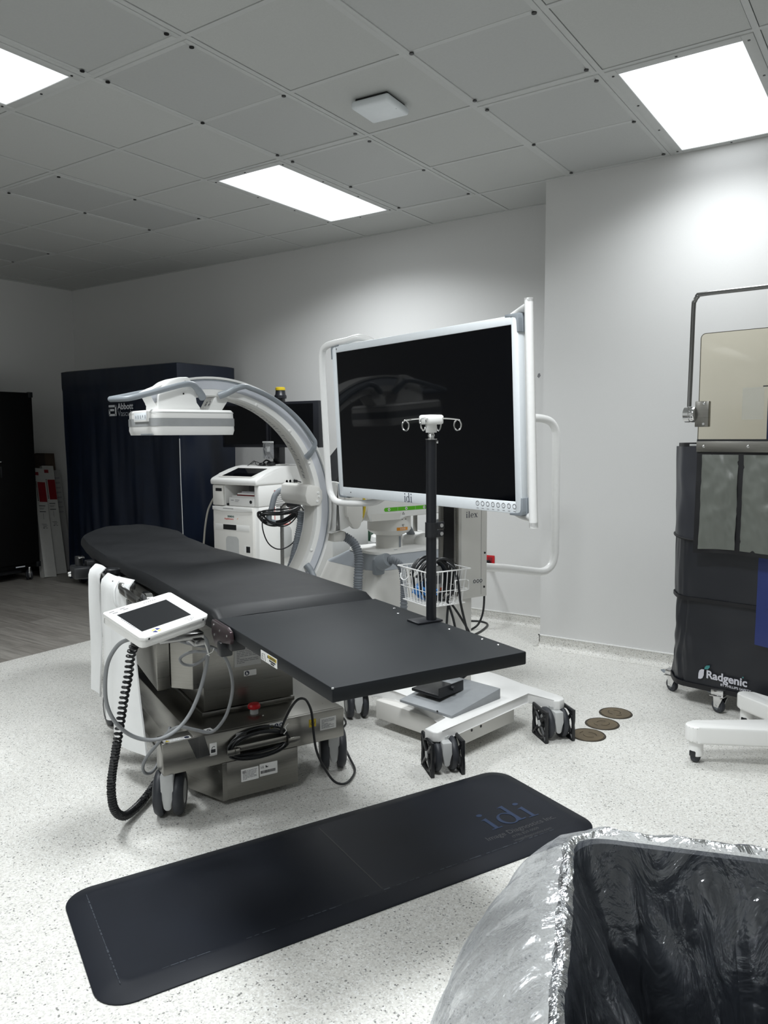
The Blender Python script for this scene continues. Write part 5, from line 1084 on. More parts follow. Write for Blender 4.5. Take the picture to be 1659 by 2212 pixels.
for xa, xb in ((-4.705, -4.200), (-4.192, -3.690)):
    m_ = MB(); m_.box((xa, 4.545, 1.278), (xb, 4.615, 1.628), .006); mo = part('monitor', m_, MONB)
    part('screen', MB().box((xa + .022, 4.5435, 1.302), (xb - (.022 if xa < -4.5 else .055), 4.547, 1.608)), SCREEN, mo)
t = thing('ring_binder', 'white ring binder lying in the shelf of the workstation cart', 'binder', (-4.23, 4.4, .835))
part('cover', MB().box((-4.365, 4.268, .8355), (-4.102, 4.52, .900), .002), PAPER); part('finger_hole', MB().cyl((-4.135, 4.2665, .870), (-4.135, 4.2685, .870), .013, n=20), BLACK)
m_ = MB(); m_.box((-4.345, 4.2672, .875), (-4.315, 4.2684, .880)); m_.box((-4.30, 4.2672, .878), (-4.255, 4.2684, .882)); m_.box((-4.30, 4.2672, .868), (-4.265, 4.2684, .871)); part('spine_print', m_, INKG)
for k, (xa, xb, ya, c_, nm) in enumerate(((-4.355, -4.11, 4.29, PAPER, 'white paper sheet lying lowest on the ring binder'), (-4.31, -4.11, 4.30, DRED, 'red-edged leaflet between the papers on the ring binder'), (-4.29, -4.115, 4.285, PAPER, 'white paper sheet above the red-edged leaflet on the binder'), (-4.27, -4.11, 4.31, mat('grey_paper', (.4, .4, .42), .6), 'grey booklet topmost on the ring binder'))):
    z_ = .900 + k * .011; solo('paper_sheet' if k != 3 else 'booklet', MB().box((xa, ya, z_), (xb, 4.50, z_ + .0108), .001), c_, nm, 'paper')
solo('black_clip', MB().box((-4.395, 4.272, .8355), (-4.368, 4.29, .8425)).box((-4.395, 4.272, .842), (-4.382, 4.29, .851)), BLACK, 'small black clip beside the ring binder in the shelf', 'clip')
t = thing('headset', 'black headset with thin leads lying on top of the workstation cart', 'headset', (-4.27, 4.62, 1.136))
m_ = MB(); m_.lathe([(0, .03), (.03, .028), (.042, .015), (.040, .0), (0, 0)], (-4.22, 4.60, 1.137), (0, 0, 1), 24); m_.lathe([(0, .024), (.022, .020), (.03, .008), (.028, 0), (0, 0)], (-4.30, 4.58, 1.134), (0, 0, 1), 20); m_.tube([(-4.24, 4.60, 1.165), (-4.28, 4.60, 1.175), (-4.31, 4.59, 1.150)], .006, 8, smooth=5); m_.box((-4.19, 4.60, 1.142), (-4.15, 4.612, 1.152), .003); part('earpieces', m_, BLACK)
m_ = MB(); m_.tube([(-4.30, 4.57, 1.145), (-4.36, 4.56, 1.165), (-4.40, 4.57, 1.150), (-4.43, 4.55, 1.136), (-4.40, 4.53, 1.138), (-4.37, 4.56, 1.17), (-4.34, 4.55, 1.14), (-4.30, 4.54, 1.135)], .0026, 6, smooth=6); part('lead', m_, CABLE)
t = thing('clear_bag', 'clear plastic bag with white card hanging from the monitor post', 'bag', (-4.19, 4.53, 1.2))
m_ = MB(); m_.grid(lambda a, b: (-4.245 + .11 * a, 4.530 - .012 * math.sin(PI * a) * math.sin(PI * b) + .005 * noise.noise(V((a * 5, b * 5, 0))), 1.315 - .125 * b), 14, 14); part('bag_film', m_, POLY)
part('white_card', MB().box((-4.215, 4.531, 1.245), (-4.175, 4.533, 1.285)), PAPER); part('zip_strip', MB().box((-4.247, 4.526, 1.312), (-4.133, 4.534, 1.325), .002), GREYL)
m_ = MB(); m_.grid(lambda a, b: (-4.242 + .104 * a, 4.537, 1.312 - .122 * b), 4, 4); part('paper_insert', m_, INKG)

# ------------------------------------------------------------------ looped black lead over the side handle of the arm
t = thing('hanging_cable_coil', 'loops of thin black cable hung over the grey side handle of the arm', 'cable', (.56, .22, .95), CF)
m_ = MB(); rn = random.Random(2); pts = []
for k in range(9):
    tl_ = rn.uniform(-.010, .018); cx_k = .575 + rn.uniform(-.012, .012); rx, rz = .122 + rn.uniform(-.012, .010), .024 + rn.uniform(0, .026)
    for q in range(20):
        an = 2 * PI * q / 20
        pts.append(V((cx_k + rx * math.cos(an), .215 - .035 * math.sin(an) + .003 * k, .945 - .002 * k + rz * math.sin(an) - .030 * math.sin(an) ** 2 + tl_ * math.cos(an))))
m_.tube(pts, .0042, 7, smooth=3)
m_.tube([(.475, .22, .955), (.455, .20, .87), (.475, .19, .79), (.515, .185, .748), (.566, .18, .738), (.63, .18, .765), (.675, .185, .83), (.68, .19, .88), (.66, .195, .93)], .0036, 7, smooth=6)
m_.tube([(.47, .22, .945), (.49, .21, .905), (.55, .20, .880), (.61, .20, .885), (.66, .20, .92)], .0036, 7, smooth=6)
m_.tube([(.46, .22, .94), (.50, .205, .89), (.57, .20, .862), (.63, .20, .875), (.69, .20, .93)], .0036, 7, smooth=6); part('loops', m_, CABLE)
t = thing('bent_tube_stand', 'bent stainless tube stand with black foam grip behind the table', 'stand', (-3.4, 3.9, 0))
m_ = MB(); m_.tube([(-3.505, 3.9, .025), (-3.500, 3.9, .30), (-3.495, 3.9, .845), (-3.488, 3.9, .885), (-3.465, 3.9, .908), (-3.43, 3.9, .914), (-3.34, 3.9, .912), (-3.315, 3.9, .903), (-3.298, 3.9, .875), (-3.296, 3.9, .84), (-3.30, 3.9, .30), (-3.30, 3.9, .025)], .0125, 12, smooth=5); part('tube', m_, STEELD)
m_ = MB(); m_.box((-3.54, 3.75, 0.0), (-3.46, 4.05, .03), .008); m_.box((-3.34, 3.75, 0.0), (-3.26, 4.05, .03), .008); part('foot_bar', m_, STEELD)
part('foam_grip', MB().cyl((-3.44, 3.9, .914), (-3.335, 3.9, .912), .022, n=20, bev=.005), BLACK)
# things standing against the back wall behind the arm
t = thing('oxygen_cylinder', 'dark green gas cylinder with yellow collar in a black wire rack', 'gas cylinder', (-3.36, 4.75, 0))
m_ = MB(); m_.lathe([(0, 0), (.06, 0), (.065, .01), (.065, .58), (.055, .62), (.03, .66), (.02, .67), (0, .67)], (-3.35, 4.75, .02), (0, 0, 1), 28); part('bottle', m_, DGREEN)
part('collar', MB().lathe([(.022, 0), (.034, .004), (.034, .02), (.02, .03), (0, .03)], (-3.35, 4.75, .665), (0, 0, 1), 20), YEL)
m_ = MB(); m_.cyl((-3.35, 4.75, .69), (-3.35, 4.75, .74), .014, n=12); m_.cyl((-3.40, 4.75, .72), (-3.31, 4.75, .72), .010, n=12); part('valve', m_, CHROME)
part('cylinder_band', MB().lathe([(.0655, 0), (.0662, .002), (.0662, .09), (.0655, .092)], (-3.35, 4.75, .49), (0, 0, 1), 28), GREYL)
m_ = MB()
for xx in (-3.47, -3.43, -3.27): m_.tube([(xx, 4.67, .0), (xx, 4.67, .76)], .006, 6)
m_.tube([(-3.47, 4.67, .76), (-3.27, 4.67, .76), (-3.27, 4.86, .76), (-3.47, 4.86, .76)], .006, 6, True); m_.tube([(-3.47, 4.67, .01), (-3.27, 4.67, .01), (-3.27, 4.86, .01), (-3.47, 4.86, .01)], .006, 6, True); part('rack', m_, BLACKM)
part('orange_hose', MB().tube([(-3.46, 4.655, .745), (-3.40, 4.65, .735), (-3.33, 4.65, .745), (-3.28, 4.655, .75)], .011, 8, smooth=4), mat('copper_hose', (.30, .10, .04), .5))
t = thing('white_locker', 'low white cupboard against the back wall behind the imaging arm', 'cupboard', (-3.75, 4.9, 0))
part('carcass', MB().box((-3.98, 4.72, 0), (-3.54, 5.08, .84), .004), WHITE2)
for xa, xb, hx in ((-3.975, -3.765, -3.785), (-3.757, -3.545, -3.735)):
    dd = part('door', MB().box((xa, 4.705, .02), (xb, 4.722, .83), .003), WHITE2); part('handle', MB().box((hx - .004, 4.69, .585), (hx + .004, 4.704, .625), .002), INKG, dd)

# ------------------------------------------------------------------ covered cart, cabinet and cartons at the left wall
t = thing('covered_cart', 'tall cart under a navy blue cover with white lettering', 'covered cart', (-5.72, 4.61, 0))
m_ = MB(); bx = (-6.50, -4.94, 4.30, 4.92)
def per(s):
    w_, d_ = bx[1] - bx[0], bx[3] - bx[2]; P_ = 2 * (w_ + d_); q = s * P_
    if q < w_: return V((bx[0] + q, bx[2], 0)), V((0, -1, 0))
    q -= w_
    if q < d_: return V((bx[1], bx[2] + q, 0)), V((1, 0, 0))
    q -= d_
    if q < w_: return V((bx[1] - q, bx[3], 0)), V((0, 1, 0))
    q -= w_; return V((bx[0], bx[3] - q, 0)), V((-1, 0, 0))
def cov(s, b):
    p, n = per(s % 1.0); z = 1.955 - 1.90 * b
    amp = .004 + .022 * min(1, max(0, b - .12) * 1.6)
    f_n = noise.noise(V((s * 26, b * 1.1, 2))) * amp + noise.noise(V((s * 60, b * 3, 7))) * amp * .45 + (.006 if b < .085 else 0) + .012 * b * b
    return p + n * (f_n + .004) + V((0, 0, z + .004 * math.sin(s * 40) * b))
g = m_.grid(cov, 260, 56, True)
cen = m_.bm.verts.new((-5.72, 4.61, 1.985)); top_ = [r_0[0] for r_0 in g]
mid_ = [m_.bm.verts.new(v.co.lerp(V((v.co.x * .9 - 5.72 * .1, v.co.y * .8 + 4.61 * .2, 1.975)), .5)) for v in top_]
for i in range(len(top_)):
    j = (i + 1) % len(top_); m_.bm.faces.new((top_[i], mid_[i], mid_[j], top_[j])); m_.bm.faces.new((mid_[i], cen, mid_[j]))
bmesh.ops.recalc_face_normals(m_.bm, faces=m_.bm.faces)
cvr = part('fabric_cover', m_, NAVY)
m_ = MB(); m_.tube([(-4.925, 4.285, 1.35), (-4.918, 4.278, 1.0), (-4.910, 4.275, .75), (-4.908, 4.275, .45)], .0035, 6, smooth=5); part('zip_edge', m_, GREYL, cvr)
yl = 4.278
m_ = MB(); Xl, Zl = X, V((0, 0, 1)); o_ = V((-5.81, yl, 1.547)); 
for a_, b_ in (((0, .075), (.10, .094)), ((.085, 0), (.104, .094)), ((.003, 0), (.095, .018)), ((.0, .006), (.018, .060)), ((.004, .042), (.075, .060))): m_.prism(rrect(a_[0], a_[1], b_[0], b_[1], .006, 3), o_, Xl, Zl, .0006)
part('printed_logo', m_, WINK, cvr, smooth=False)
text('printed_name', 'Abbott', .072, WINK, (-5.690, yl, 1.603), Xl, Zl, cvr, bold=.0016)
text('printed_name', 'Vascular', .070, mat('dim_white_ink', (.36, .38, .42), .5), (-5.690, yl, 1.545), Xl, Zl, cvr)
for xx in (-6.42, -5.02):
    for yy in (4.37, 4.86): part('caster', MB().cyl((xx - .015, yy, .045), (xx + .015, yy, .045), .045, n=24, bev=.006).box((xx - .022, yy - .02, .05), (xx + .022, yy + .02, .12), .003), RUBBER)
m_ = MB(); m_.box((-6.46, 4.34, .10), (-4.98, 4.88, .13), .004); part('cart_frame', m_, BLACKM)

t = thing('storage_cabinet', 'tall matt black storage cabinet on casters at the left wall', 'cabinet', (-7.18, 3.75, 0))
part('carcass', MB().box((-7.40, 3.18, .13), (-6.985, 4.283, 1.79), .004), CABBLACK)
for ya, yb2 in ((3.185, 3.728), (3.735, 4.28)):
    dd = part('door', MB().box((-6.986, ya, .17), (-6.970, yb2, 1.785), .003), CABBLACK)
    if ya > 3.5:
        part('latch', MB().box((-6.968, 3.93, 1.139), (-6.955, 3.957, 1.150), .002), CHROME, dd); part('latch_plate', MB().box((-6.972, 3.935, 1.0), (-6.966, 3.95, 1.10), .002), BLACK, dd)
for z0_ in (1.745, .125): part('corner_cap', MB().box((-7.0, 4.245, z0_), (-6.965, 4.288, z0_ + .05), .003), BLACK)
part('name_strip', MB().box((-6.972, 4.035, .142), (-6.966, 4.125, .152)), WINK)
for xx in (-7.33, -7.03):
    for yy in (3.27, 4.20): twin_caster(xx, yy, .13, .050, .012, .020, ang=70, forkm=CHROME, hub=GREY)
part('lower_beam', MB().box((-7.35, 3.25, .08), (-7.02, 4.12, .13), .004), BLACK)

def leaning(name, label, b, tp, wid, th, L, m, cat='carton'):
    """box leaning back: b = bottom front middle, tp = a point up its front face"""
    tt = thing(name, label, cat, b); b, tp = V(b), V(tp); up = (tp - b).normalized(); sd = V((0, 1, 0)); sd = (sd - up * sd.dot(up)).normalized(); nr = up.cross(sd)
    if nr.x < 0: nr = -nr
    mx = Matrix((sd, nr, up)).transposed().to_4x4(); mx.translation = b
    mb = MB(); mb.box((-wid / 2, -th, 0), (wid / 2, 0, L), .002, 1, mx); p = part('carton_body', mb, m); return p, mx
for lbl, b, tp in (('narrow white carton with red panel leaning nearest the black cabinet', (-6.968, 4.388, .004), (-7.285, 4.50, 1.06)), ('narrow white carton with red panel leaning nearest the navy cover', (-7.045, 4.555, .004), (-7.30, 4.62, 1.06))):
    p, mx = leaning('display_carton', lbl, b, tp, .125, .085, 1.11, BOXW); Q = mx.to_3x3()
    sd, nr, up = Q @ V((1, 0, 0)), Q @ V((0, 1, 0)), Q @ V((0, 0, 1))
    rx_ = V((sd.x, sd.y, sd.z)); 
    m_ = MB(); m_.box((-.022, 0, .76), (.058, .0012, .965), 0, 1, mx); part('red_panel', m_, DRED, p)
    m_ = MB(); m_.box((-.045, 0, 1.035), (.0, .0012, 1.068), 0, 1, mx); part('red_label', m_, DRED, p)
    m_ = MB()
    for k in range(14): m_.box((-.040, 0, .77 + k * .0145), (-.030, .0012, .779 + k * .0145), 0, 1, mx)
    for z_, w0, w1, h_ in ((.715, -.035, .030, .007), (.655, -.035, .030, .007), (.695, -.035, .02, .003), (.685, -.03, .01, .003), (.58, -.002, .0, .06), (.53, -.03, .02, .003), (.52, -.02, .03, .003), (.505, -.015, .02, .004), (.49, -.02, .0, .006), (.49, .01, .03, .004)): m_.box((w0, 0, z_), (w1, .0012, z_ + h_), 0, 1, mx)
    part('printed_marks', m_, INK, p)
p, mx = leaning('cardboard_carton', 'brown cardboard carton leaning behind the narrow white cartons', (-7.20, 4.60, .004), (-7.365, 4.64, 1.20), .20, .07, 1.215, CARD); m_ = MB(); m_.box((-.10, 0, 1.0), (-.01, .001, 1.215), 0, 1, mx); part('dark_flap', m_, mat('dark_cardboard', (.03, .02, .015), .7), p)
p, mx = leaning('printed_carton', 'flat white printed carton half hidden behind the narrow white cartons', (-7.165, 4.70, .004), (-7.32, 4.71, 1.02), .12, .03, 1.04, mat('grey_carton', (.32, .32, .32), .6)); m_ = MB(); [m_.box((-.02, 0, .60 + k * .05), (.04, .0012, .615 + k * .05), 0, 1, mx) for k in range(8)]; part('printed_marks', m_, INKG, p)
t = thing('leg_holder', 'dark clamp with chrome knob at the head end of the table', 'clamp', (-.36, 2.80, .66), T)
m_ = MB(); m_.box((-.40, 2.72, .63), (-.31, 2.86, .69), .01); m_.cyl((-.36, 2.80, .69), (-.36, 2.80, .74), .02, n=16); m_.box((-.33, 2.76, .68), (-.24, 2.82, .715), .004); part('clamp_body', m_, BLACK)
m_ = MB(); m_.lathe([(0, .02), (.012, .016), (.016, .004), (.008, 0)], (-.405, 2.77, .655), (-1, 0, 0), 16); m_.box((-.37, 2.74, .735), (-.34, 2.80, .743), .002); part('chrome_knob', m_, CHROME)

# ------------------------------------------------------------------ mobile lead barrier and white stand on the right
BF = (-.942, 4.046, -10.0)
t = thing('lead_barrier', 'mobile lead barrier with dark curtain, clear amber window and grey pouches', 'radiation barrier', (.4, .15, 0), BF)
z = V((0, 0, 1))
path_ = [(-.035, .36), (-.068, .18), (-.072, .115), (-.060, .085), (-.02, .025), (.01, .0), (.06, -.006), (.25, -.002), (.50, 0), (.85, .004), (.92, .01), (.95, .05), (.96, .15), (.95, .36)]
pp = spline([V((a, b, 0)) for a, b in path_], 9)
def curt(z0, z1, off, name, m, amp, par=None, seed=0):
    m_ = MB(); n_ = len(pp)
    def f(a, b):
        i = a * (n_ - 1); k = min(int(i), n_ - 2); p = pp[k].lerp(pp[k + 1], i - k); tg = (pp[k + 1] - pp[k]).normalized(); nr = V((tg.y, -tg.x, 0))
        d = off + amp * (noise.noise(V((a * 9, b * 2.2, seed))) + .5 * noise.noise(V((a * 26, b * 5, seed + 3)))) * (0.4 + .6 * (1 if a < .45 else .35))
        flare = .014 * b * b if z0 < .3 else .006 * b
        return p + nr * (d + flare) + V((0, 0, z1 + (z0 - z1) * b + (.05 * max(0, .30 - a) if z0 < .2 else 0) * b * .6))
    m_.grid(f, 110, 40); return part(name, m_, m, par)
up_ = curt(.535, 1.315, 0.010, 'upper_curtain', CURTAIN, .008, None, 1)
low_ = curt(.098, .56, 0.000, 'lower_curtain', CURTAIN, .016, None, 6)
def binding(name, zf, off, r, a1=1.0, par=None, dz=0):
    pts = []
    for k in range(int(len(pp) * a1)):
        tg = (pp[min(k + 1, len(pp) - 1)] - pp[max(k - 1, 0)]).normalized(); a = k / (len(pp) - 1)
        pts.append(pp[k] + V((tg.y, -tg.x, 0)) * off + V((0, 0, zf + .05 * max(0, .30 - a) * dz)))
    m_ = MB(); m_.sweep([(-.002, -r), (.002, -r), (.002, r), (-.002, r)], [(p, V(((pp[min(k + 1, len(pp) - 1)] - pp[max(k - 1, 0)]).normalized().y, -(pp[min(k + 1, len(pp) - 1)] - pp[max(k - 1, 0)]).normalized().x, 0)), z) for k, p in enumerate(pts)]); return part(name, m_, PIPING, par)
binding('edge_binding', .545, .020, .009, 1, up_); binding('edge_binding', .108, .022, .012, 1, low_, .5); binding('edge_binding', 1.305, .014, .012, 1, up_)
# pale side panel of the curtain (upper, left of the pouches) has its own lighter vinyl
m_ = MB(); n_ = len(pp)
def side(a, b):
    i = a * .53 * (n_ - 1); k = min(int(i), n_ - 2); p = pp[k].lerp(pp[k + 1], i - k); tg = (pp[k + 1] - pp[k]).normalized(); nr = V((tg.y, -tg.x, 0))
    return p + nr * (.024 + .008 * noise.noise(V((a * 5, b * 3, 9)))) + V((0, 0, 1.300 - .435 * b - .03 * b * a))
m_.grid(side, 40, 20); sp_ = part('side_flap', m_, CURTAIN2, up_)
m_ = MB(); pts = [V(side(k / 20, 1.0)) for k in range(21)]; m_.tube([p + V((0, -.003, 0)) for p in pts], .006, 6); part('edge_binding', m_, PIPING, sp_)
for p in ((.030, -.022, 1.288),): part('snap_stud', MB().lathe([(0, .003), (.006, .002), (.007, 0)], p, (0, -1, 0), 12), CHROME, up_)
part('hanger_clip', MB().box((.02, -.024, 1.302), (.06, -.016, 1.312), .001), GREYL, up_)
m_ = MB(); m_.grid(lambda a, b: (.362 + .30 * a, -.016 - .006 * noise.noise(V((a * 3, b * 3, 3))) - .012 * b, .80 - .43 * b - .03 * a * b), 12, 14); part('blue_panel', m_, BLUEP, up_)
m_ = MB(); m_.grid(lambda a, b: (.405 + .2 * a, -.0195 - .012 * b, .66 - .11 * b), 4, 4); part('clear_pocket', m_, BLUEP, up_)
yl = -.0285
m_ = MB(); m_.prism([(.103, .150), (.104, .178), (.108, .192), (.118, .200), (.131, .201), (.130, .172), (.124, .156), (.114, .150)], (0, yl, 0), X, z, .0006); part('printed_leaf', m_, LILAC, low_)
m_ = MB(); m_.prism([(.132, .203), (.134, .214), (.142, .223), (.158, .227), (.158, .216), (.153, .211), (.150, .205)], (0, yl, 0), X, z, .0006); part('printed_leaf', m_, TEAL, low_)
text('printed_name', 'Radgenic', .0545, LILAC, (.141, yl, .162), V((1, 0, -.02)), z, low_, bold=.0016)
text('printed_line', 'BY PHILLIPS SAFETY', .0165, LILAC, (.212, yl, .137), V((1, 0, -.02)), z, low_, bold=.0003)
m_ = MB(); m_.cyl((.3165, yl - .001, .2005), (.3165, yl - .0016, .2005), .0036, n=12); part('printed_dot', m_, TEAL, low_)
m_ = MB(); m_.box((-.02, .04, .115), (.93, .36, .135), .005)
for xx in (.01, .9):
    m_.cyl((xx, .18, .13), (xx, .18, 1.33), .018, n=16)
part('frame', m_, STEEL)
# window, bar and pouch apron hang a hand's width in front of the curtain
yp = -.085
gm = MB(); gm.prism(rrect(.088, 1.318, .86, 1.832, .022, 6), (0, yp, 0), X, z, .012, .002); wn = part('acrylic_window', gm, ACRYL)
m_ = MB(); m_.tube([(p[0], yp - .006, p[1]) for p in rrect(.088, 1.318, .86, 1.832, .022, 6)], .0016, 6, True); part('window_edge', m_, mat('dark_acrylic_edge', (.06, .055, .04), .3), wn)
m_ = MB(); m_.box((.290, yp - .0135, 1.425), (.384, yp - .0122, 1.570)); lb_ = part('window_sticker', m_, film_mat('clear_sticker', (.80, .80, .76), .22, .1, .02), wn)
part('ruler_mark', MB().box((.378, yp - .0136, 1.571), (.42, yp - .0124, 1.576)), INK, wn)
m_ = MB(); m_.box((.395, yp + .004, 1.32), (.62, yp + .006, 1.52)); part('blue_film', m_, BLUEP, wn)
br = part('clamp_bar', MB().box((.088, yp - .022, 1.276), (.88, yp + .008, 1.327), .002), STEEL)
part('bar_gasket', MB().box((.088, yp - .016, 1.327), (.88, yp + .004, 1.336)), BLACK, br)
for xx in (.122, .325, .53, .73): part('screw', MB().lathe([(0, .004), (.005, .003), (.0075, 0)], (xx, yp - .022, 1.302), (0, -1, 0), 14), CHROME, br)
def apron(a, b): return V((.088 + .79 * a, yp - .008 - .010 * noise.noise(V((a * 7, b * 4, 5))) - .012 * b, 1.276 - .486 * b + .006 * math.sin(a * 9) * b + .02 * a * b))
m_ = MB(); m_.grid(apron, 60, 30); ap = part('apron_back', m_, PIPING)
for xa, xb in ((.115, .282), (.306, .48), (.505, .68), (.70, .865)):
    a0_, a1_ = (xa - .088) / .79, (xb - .088) / .79; sd_ = xa * 31
    m_ = MB(); m_.grid(lambda a, b: apron(a0_ + (a1_ - a0_) * a, .025 + .935 * b) + V((0, -.004 - .016 * math.sin(PI * a) ** .6 * math.sin(PI * min(1, b * 1.02)) ** .5 - .008 * noise.noise(V((a * 3.5 + b * 2, b * 7, sd_))) - .004 * noise.noise(V((a * 9 - b * 6, b * 14, sd_))), 0)), 24, 40); part('pouch', m_, POUCH, ap)
m_ = MB(); m_.box((.075, yp - .020, 1.395), (.140, yp + .008, 1.516), .003); kb = part('pivot_plate', m_, STEEL)
for zz in (1.408, 1.504): part('screw', MB().lathe([(0, .004), (.006, .003), (.008, 0)], (.118, yp - .020, zz), (0, -1, 0), 14), CHROME, kb)
m_ = MB(); m_.lathe([(0, 0), (.036, 0), (.038, .004), (.038, .018), (.036, .020), (.036, .023), (.038, .025), (.038, .050), (.034, .054), (0, .054)], (.076, yp - .006, 1.455), (-1, 0, 0), 36); part('pivot_drum', m_, CHROME, kb)
m_ = MB(); m_.tube([(.041, yp - .006, 1.490), (.044, yp - .006, 1.70), (.047, yp - .006, 1.955), (.052, yp - .006, 1.988), (.066, yp - .006, 2.008), (.095, yp - .006, 2.016), (.40, yp - .006, 2.012), (.88, yp - .006, 2.008), (.915, yp - .006, 1.99), (.925, yp - .006, 1.95), (.925, yp - .006, 1.49)], .0105, 14, smooth=6); part('yoke_tube', m_, STEELD)
m_ = MB(); m_.cyl((.50, yp - .006, 2.02), (.62, .18, 2.02), .015, n=14); m_.cyl((.62, .18, .12), (.62, .18, 2.04), .022, n=18); part('yoke_post', m_, CHROME)
for x_, y_, an in ((-.100, .135, -25), (.205, -.025, -25), (.88, .30, 10), (.88, .05, 10)):
    a = rad(an); fw = V((math.cos(a), math.sin(a), 0)); ax = V((-fw.y, fw.x, 0)); c = V((x_, y_, .036)); m_ = MB()
    for s in (-1, 1): m_.prism([(-.014, .028), (.014, .028), (.040, .082), (-.020, .088)], c * 1 + ax * (s * .016 - .0015) - V((0, 0, .036)), fw, z, -.003, .001)
    m_.box((x_ - .035, y_ - .03, .084), (x_ + .035, y_ + .03, .090), .002); m_.box((x_ - .03, y_ - .025, .09), (x_ + .03, y_ + .025, .118), .003); m_.cyl(c - ax * .02, c + ax * .02, .006, n=12); cs = part('caster', m_, CHROME)
    part('wheel', MB().lathe([(0, -.012), (.024, -.012), (.034, -.010), (.036, -.005), (.036, .005), (.034, .010), (.024, .012), (0, .012)], c, ax, 32), TYRE, cs)
    m_ = MB(); m_.lathe([(0, -.0135), (.014, -.0135), (.016, -.012), (.022, -.012), (.022, .012), (.016, .012), (.014, .0135), (0, .0135)], c, ax, 24); part('hub', m_, GREY, cs)
    m_ = MB(); m_.sweep([(-.012, -.002), (.012, -.002), (.012, .002), (-.012, .002)], [(c + V((0, 0, .052)) + fw * -.01, ax, z), (c + V((0, 0, .056)) + fw * -.035, ax, z), (c + V((0, 0, .050)) + fw * -.055, ax, z), (c + V((0, 0, .058)) + fw * -.078, ax, z)]); part('brake_pedal', m_, GREY, cs)

SF = (-.20, 3.62, 0.0)
t = thing('wheeled_stand', 'white wheeled stand foot at the right edge in front of the lead barrier', 'stand', (0, 0, 0), SF)
m_ = MB(); arms = []
def armP(an, L_, w0, w1):
    d = V((math.cos(rad(an)), math.sin(rad(an)), 0)); n = V((-d.y, d.x, 0)); out = []
    out += [d * .10 - n * w0, d * (L_ - w1) - n * w1] + [d * (L_ - w1) + d * (w1 * math.sin(q * PI / 8)) - n * (w1 * math.cos(q * PI / 8)) for q in range(1, 8)] + [d * (L_ - w1) + n * w1, d * .10 + n * w0]
    return [(p.x, p.y) for p in out]
ANG = [(211, .63), (150, .50), (275, .55), (25, .55), (335, .55)]
m_ = MB()
for an, L_ in ANG: m_.prism(armP(an, L_, .085, .043), (0, 0, .092), X, (0, 1, 0), .070, .010, 3)
m_.lathe([(0, 0), (.16, 0), (.17, .01), (.17, .06), (.15, .075), (.06, .085), (0, .085)], (0, 0, .090), z, 40); part('star_base', m_, WHITE)
m_ = MB(); m_.cyl((0, 0, .16), (0, 0, 1.25), .03, n=24); part('post', m_, WHITE)
for an, L_ in ANG:
    d = V((math.cos(rad(an)), math.sin(rad(an)), 0)); o = d * (L_ - .045); m_ = MB(); m_.cyl(o + V((0, 0, .030)), o + V((0, 0, .095)), .030, .028, n=28, bev=.004); cs = part('caster', m_, WHITE)
    n = V((.96, -.28, 0)); m_ = MB(); m_.cyl(o - n * .013 + V((0, 0, .024)), o + n * .013 + V((0, 0, .024)), .024, n=24, bev=.004); part('wheel', m_, TYRE, cs)
    f = V((.28, .96, 0)); m_ = MB(); m_.box((-.014, -.0315, .028), (.014, .0315, .055), .006, 2, Matrix.Translation(o) @ Matrix.Rotation(math.atan2(n.y, n.x), 4, 'Z')); part('wheel_well', m_, BLACK, cs)

# ------------------------------------------------------------------ bin with liner in the foreground
NF = (-.435, 1.165, 19.0)
t = thing('waste_bin', 'open charcoal waste bin in the foreground under a clear plastic liner', 'waste bin', (.30, -.24, 0), NF)
W_, D_, ZR = .60, .50, .715
def rr(ins, r, z_): return [V((p[0], p[1], z_)) for p in rrect(ins, -D_ + ins, W_ - ins, -ins, r, 6)]
m_ = MB(); prev = None
for ins, z_, r in ((.05, .0, .06), (.045, .01, .06), (.004, .69, .06), (-.008, .692, .065), (-.010, .70, .066), (-.006, .712, .066), (0, .715, .062), (.008, .712, .058), (.012, .70, .055), (.05, .05, .05), (.06, .03, .05)):
    rg = [m_.bm.verts.new(p) for p in rr(ins, r, z_)]
    if prev:
        for k in range(len(rg)): m_.bm.faces.new((prev[k], prev[(k + 1) % len(rg)], rg[(k + 1) % len(rg)], rg[k]))
    else: m_.bm.faces.new(rg[::-1])
    prev = rg
m_.bm.faces.new(prev); bmesh.ops.recalc_face_normals(m_.bm, faces=m_.bm.faces); part('tub', m_, BINM)
t = thing('bin_liner', 'crinkled clear plastic bag lining the waste bin and folded over its rim', 'bin liner', (.30, -.24, .72), NF)
rimp = rrect(-.004, -D_ - .004, W_ + .004, .004, .075, 10); NR = 240
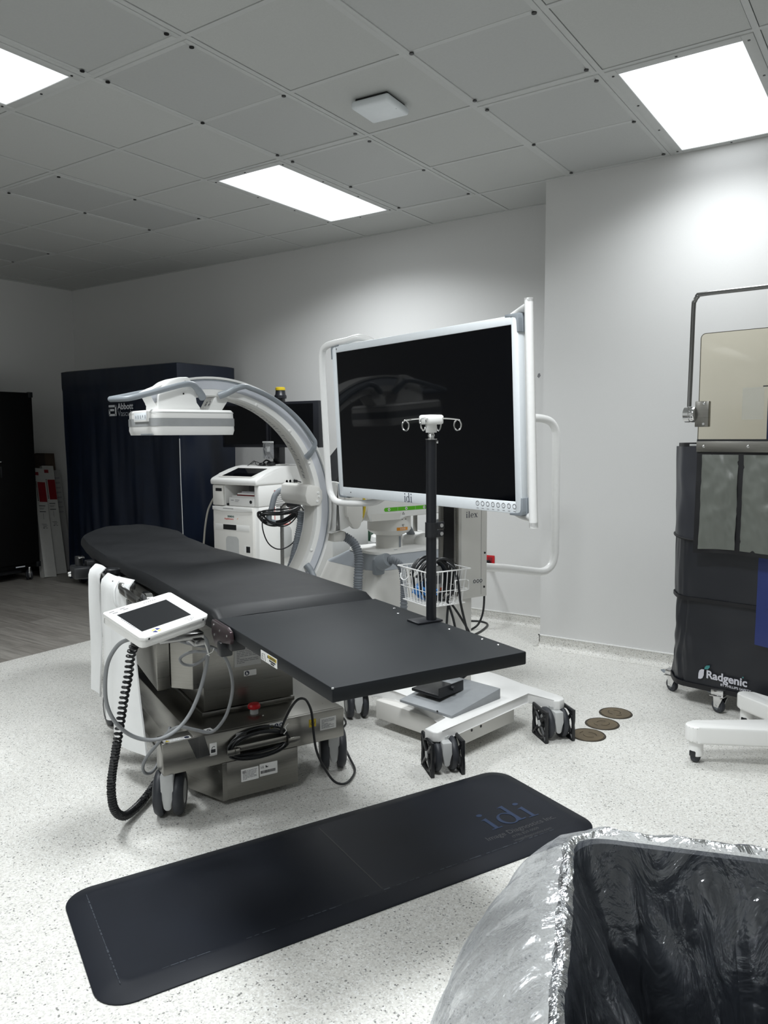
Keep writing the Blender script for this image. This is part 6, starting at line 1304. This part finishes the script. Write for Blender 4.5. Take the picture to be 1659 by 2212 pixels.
def rim_at(s):
    n_ = len(rimp); 
    if not hasattr(rim_at, 'L'):
        rim_at.L = [0]
        for k in range(n_): rim_at.L.append(rim_at.L[-1] + math.dist(rimp[k], rimp[(k + 1) % n_]))
    q = (s % 1.0) * rim_at.L[-1]
    for k in range(n_):
        if q <= rim_at.L[k + 1]:
            f = (q - rim_at.L[k]) / max(1e-9, rim_at.L[k + 1] - rim_at.L[k]); a_, b_ = rimp[k], rimp[(k + 1) % n_]
            return V((a_[0] + (b_[0] - a_[0]) * f, a_[1] + (b_[1] - a_[1]) * f, 0))
    return V((*rimp[0], 0))
cenb = V((W_ / 2, -D_ / 2, 0))
def pleat(s, k): return noise.noise(V((s * 62, k, 1.3))) + .6 * noise.noise(V((s * 150, k * 1.5, 5.1)))
def outer(s, b):
    p = rim_at(s); n = p - cenb; n = V((n.x / W_, n.y / D_, 0)).normalized()
    leftness = max(0, -n.x); puff = .035 + .175 * leftness ** 1.2
    t_ = b; off = .006 + puff * (1 - (1 - t_) ** 3.2) ** .8 * (1 - .15 * t_ * t_)
    gath = min(1, t_ * 3); cr = (.0035 + .004 * gath * (1 - .6 * t_)) * pleat(s, t_ * 1.2) + .014 * gath * noise.noise(V((s * 14, t_ * 2.5, 8)))
    zt = .724 - .60 * t_ ** 1.15 + .006 * pleat(s, 9) * (1 - gath)
    if t_ < .03: zt += .004
    return p + n * (off + cr) + V((0, 0, zt + .03 * noise.noise(V((s * 12, 3, 3))) * t_))
m_ = MB(); m_.grid(outer, NR, 46, True); part('folded_skirt', m_, FILMW)
def inner(s, b):
    p = rim_at(s); n = p - cenb; n = V((n.x / W_, n.y / D_, 0)).normalized(); g_ = min(1, b * 4)
    ins = .015 + .045 * g_ + .085 * b + .04 * g_ * max(0, noise.noise(V((s * 9, b * 2, 11))) + .2)
    cr = (.003 + .010 * g_) * pleat(s, b * 2.6 + 20) + .018 * g_ * noise.noise(V((s * 14 + b * 5, b * 6, 15)))
    return p - n * (ins + cr) + V((0, 0, .727 - .655 * b + .004 * pleat(s, 30) * (1 - g_)))
m_ = MB(); g = m_.grid(inner, NR, 50, True); c_ = m_.bm.verts.new((W_ / 2, -D_ / 2, .065))
for i in range(NR): m_.bm.faces.new((g[i][49], g[(i + 1) % NR][49], c_))
part('inner_film', m_, FILM)
def lip(s, b):
    a_ = inner(s, 0); c2 = outer(s, 0); return a_.lerp(c2, b) + V((0, 0, .005 * math.sin(PI * b)))
m_ = MB(); m_.grid(lip, NR, 5, True); part('rim_fold', m_, FILM)
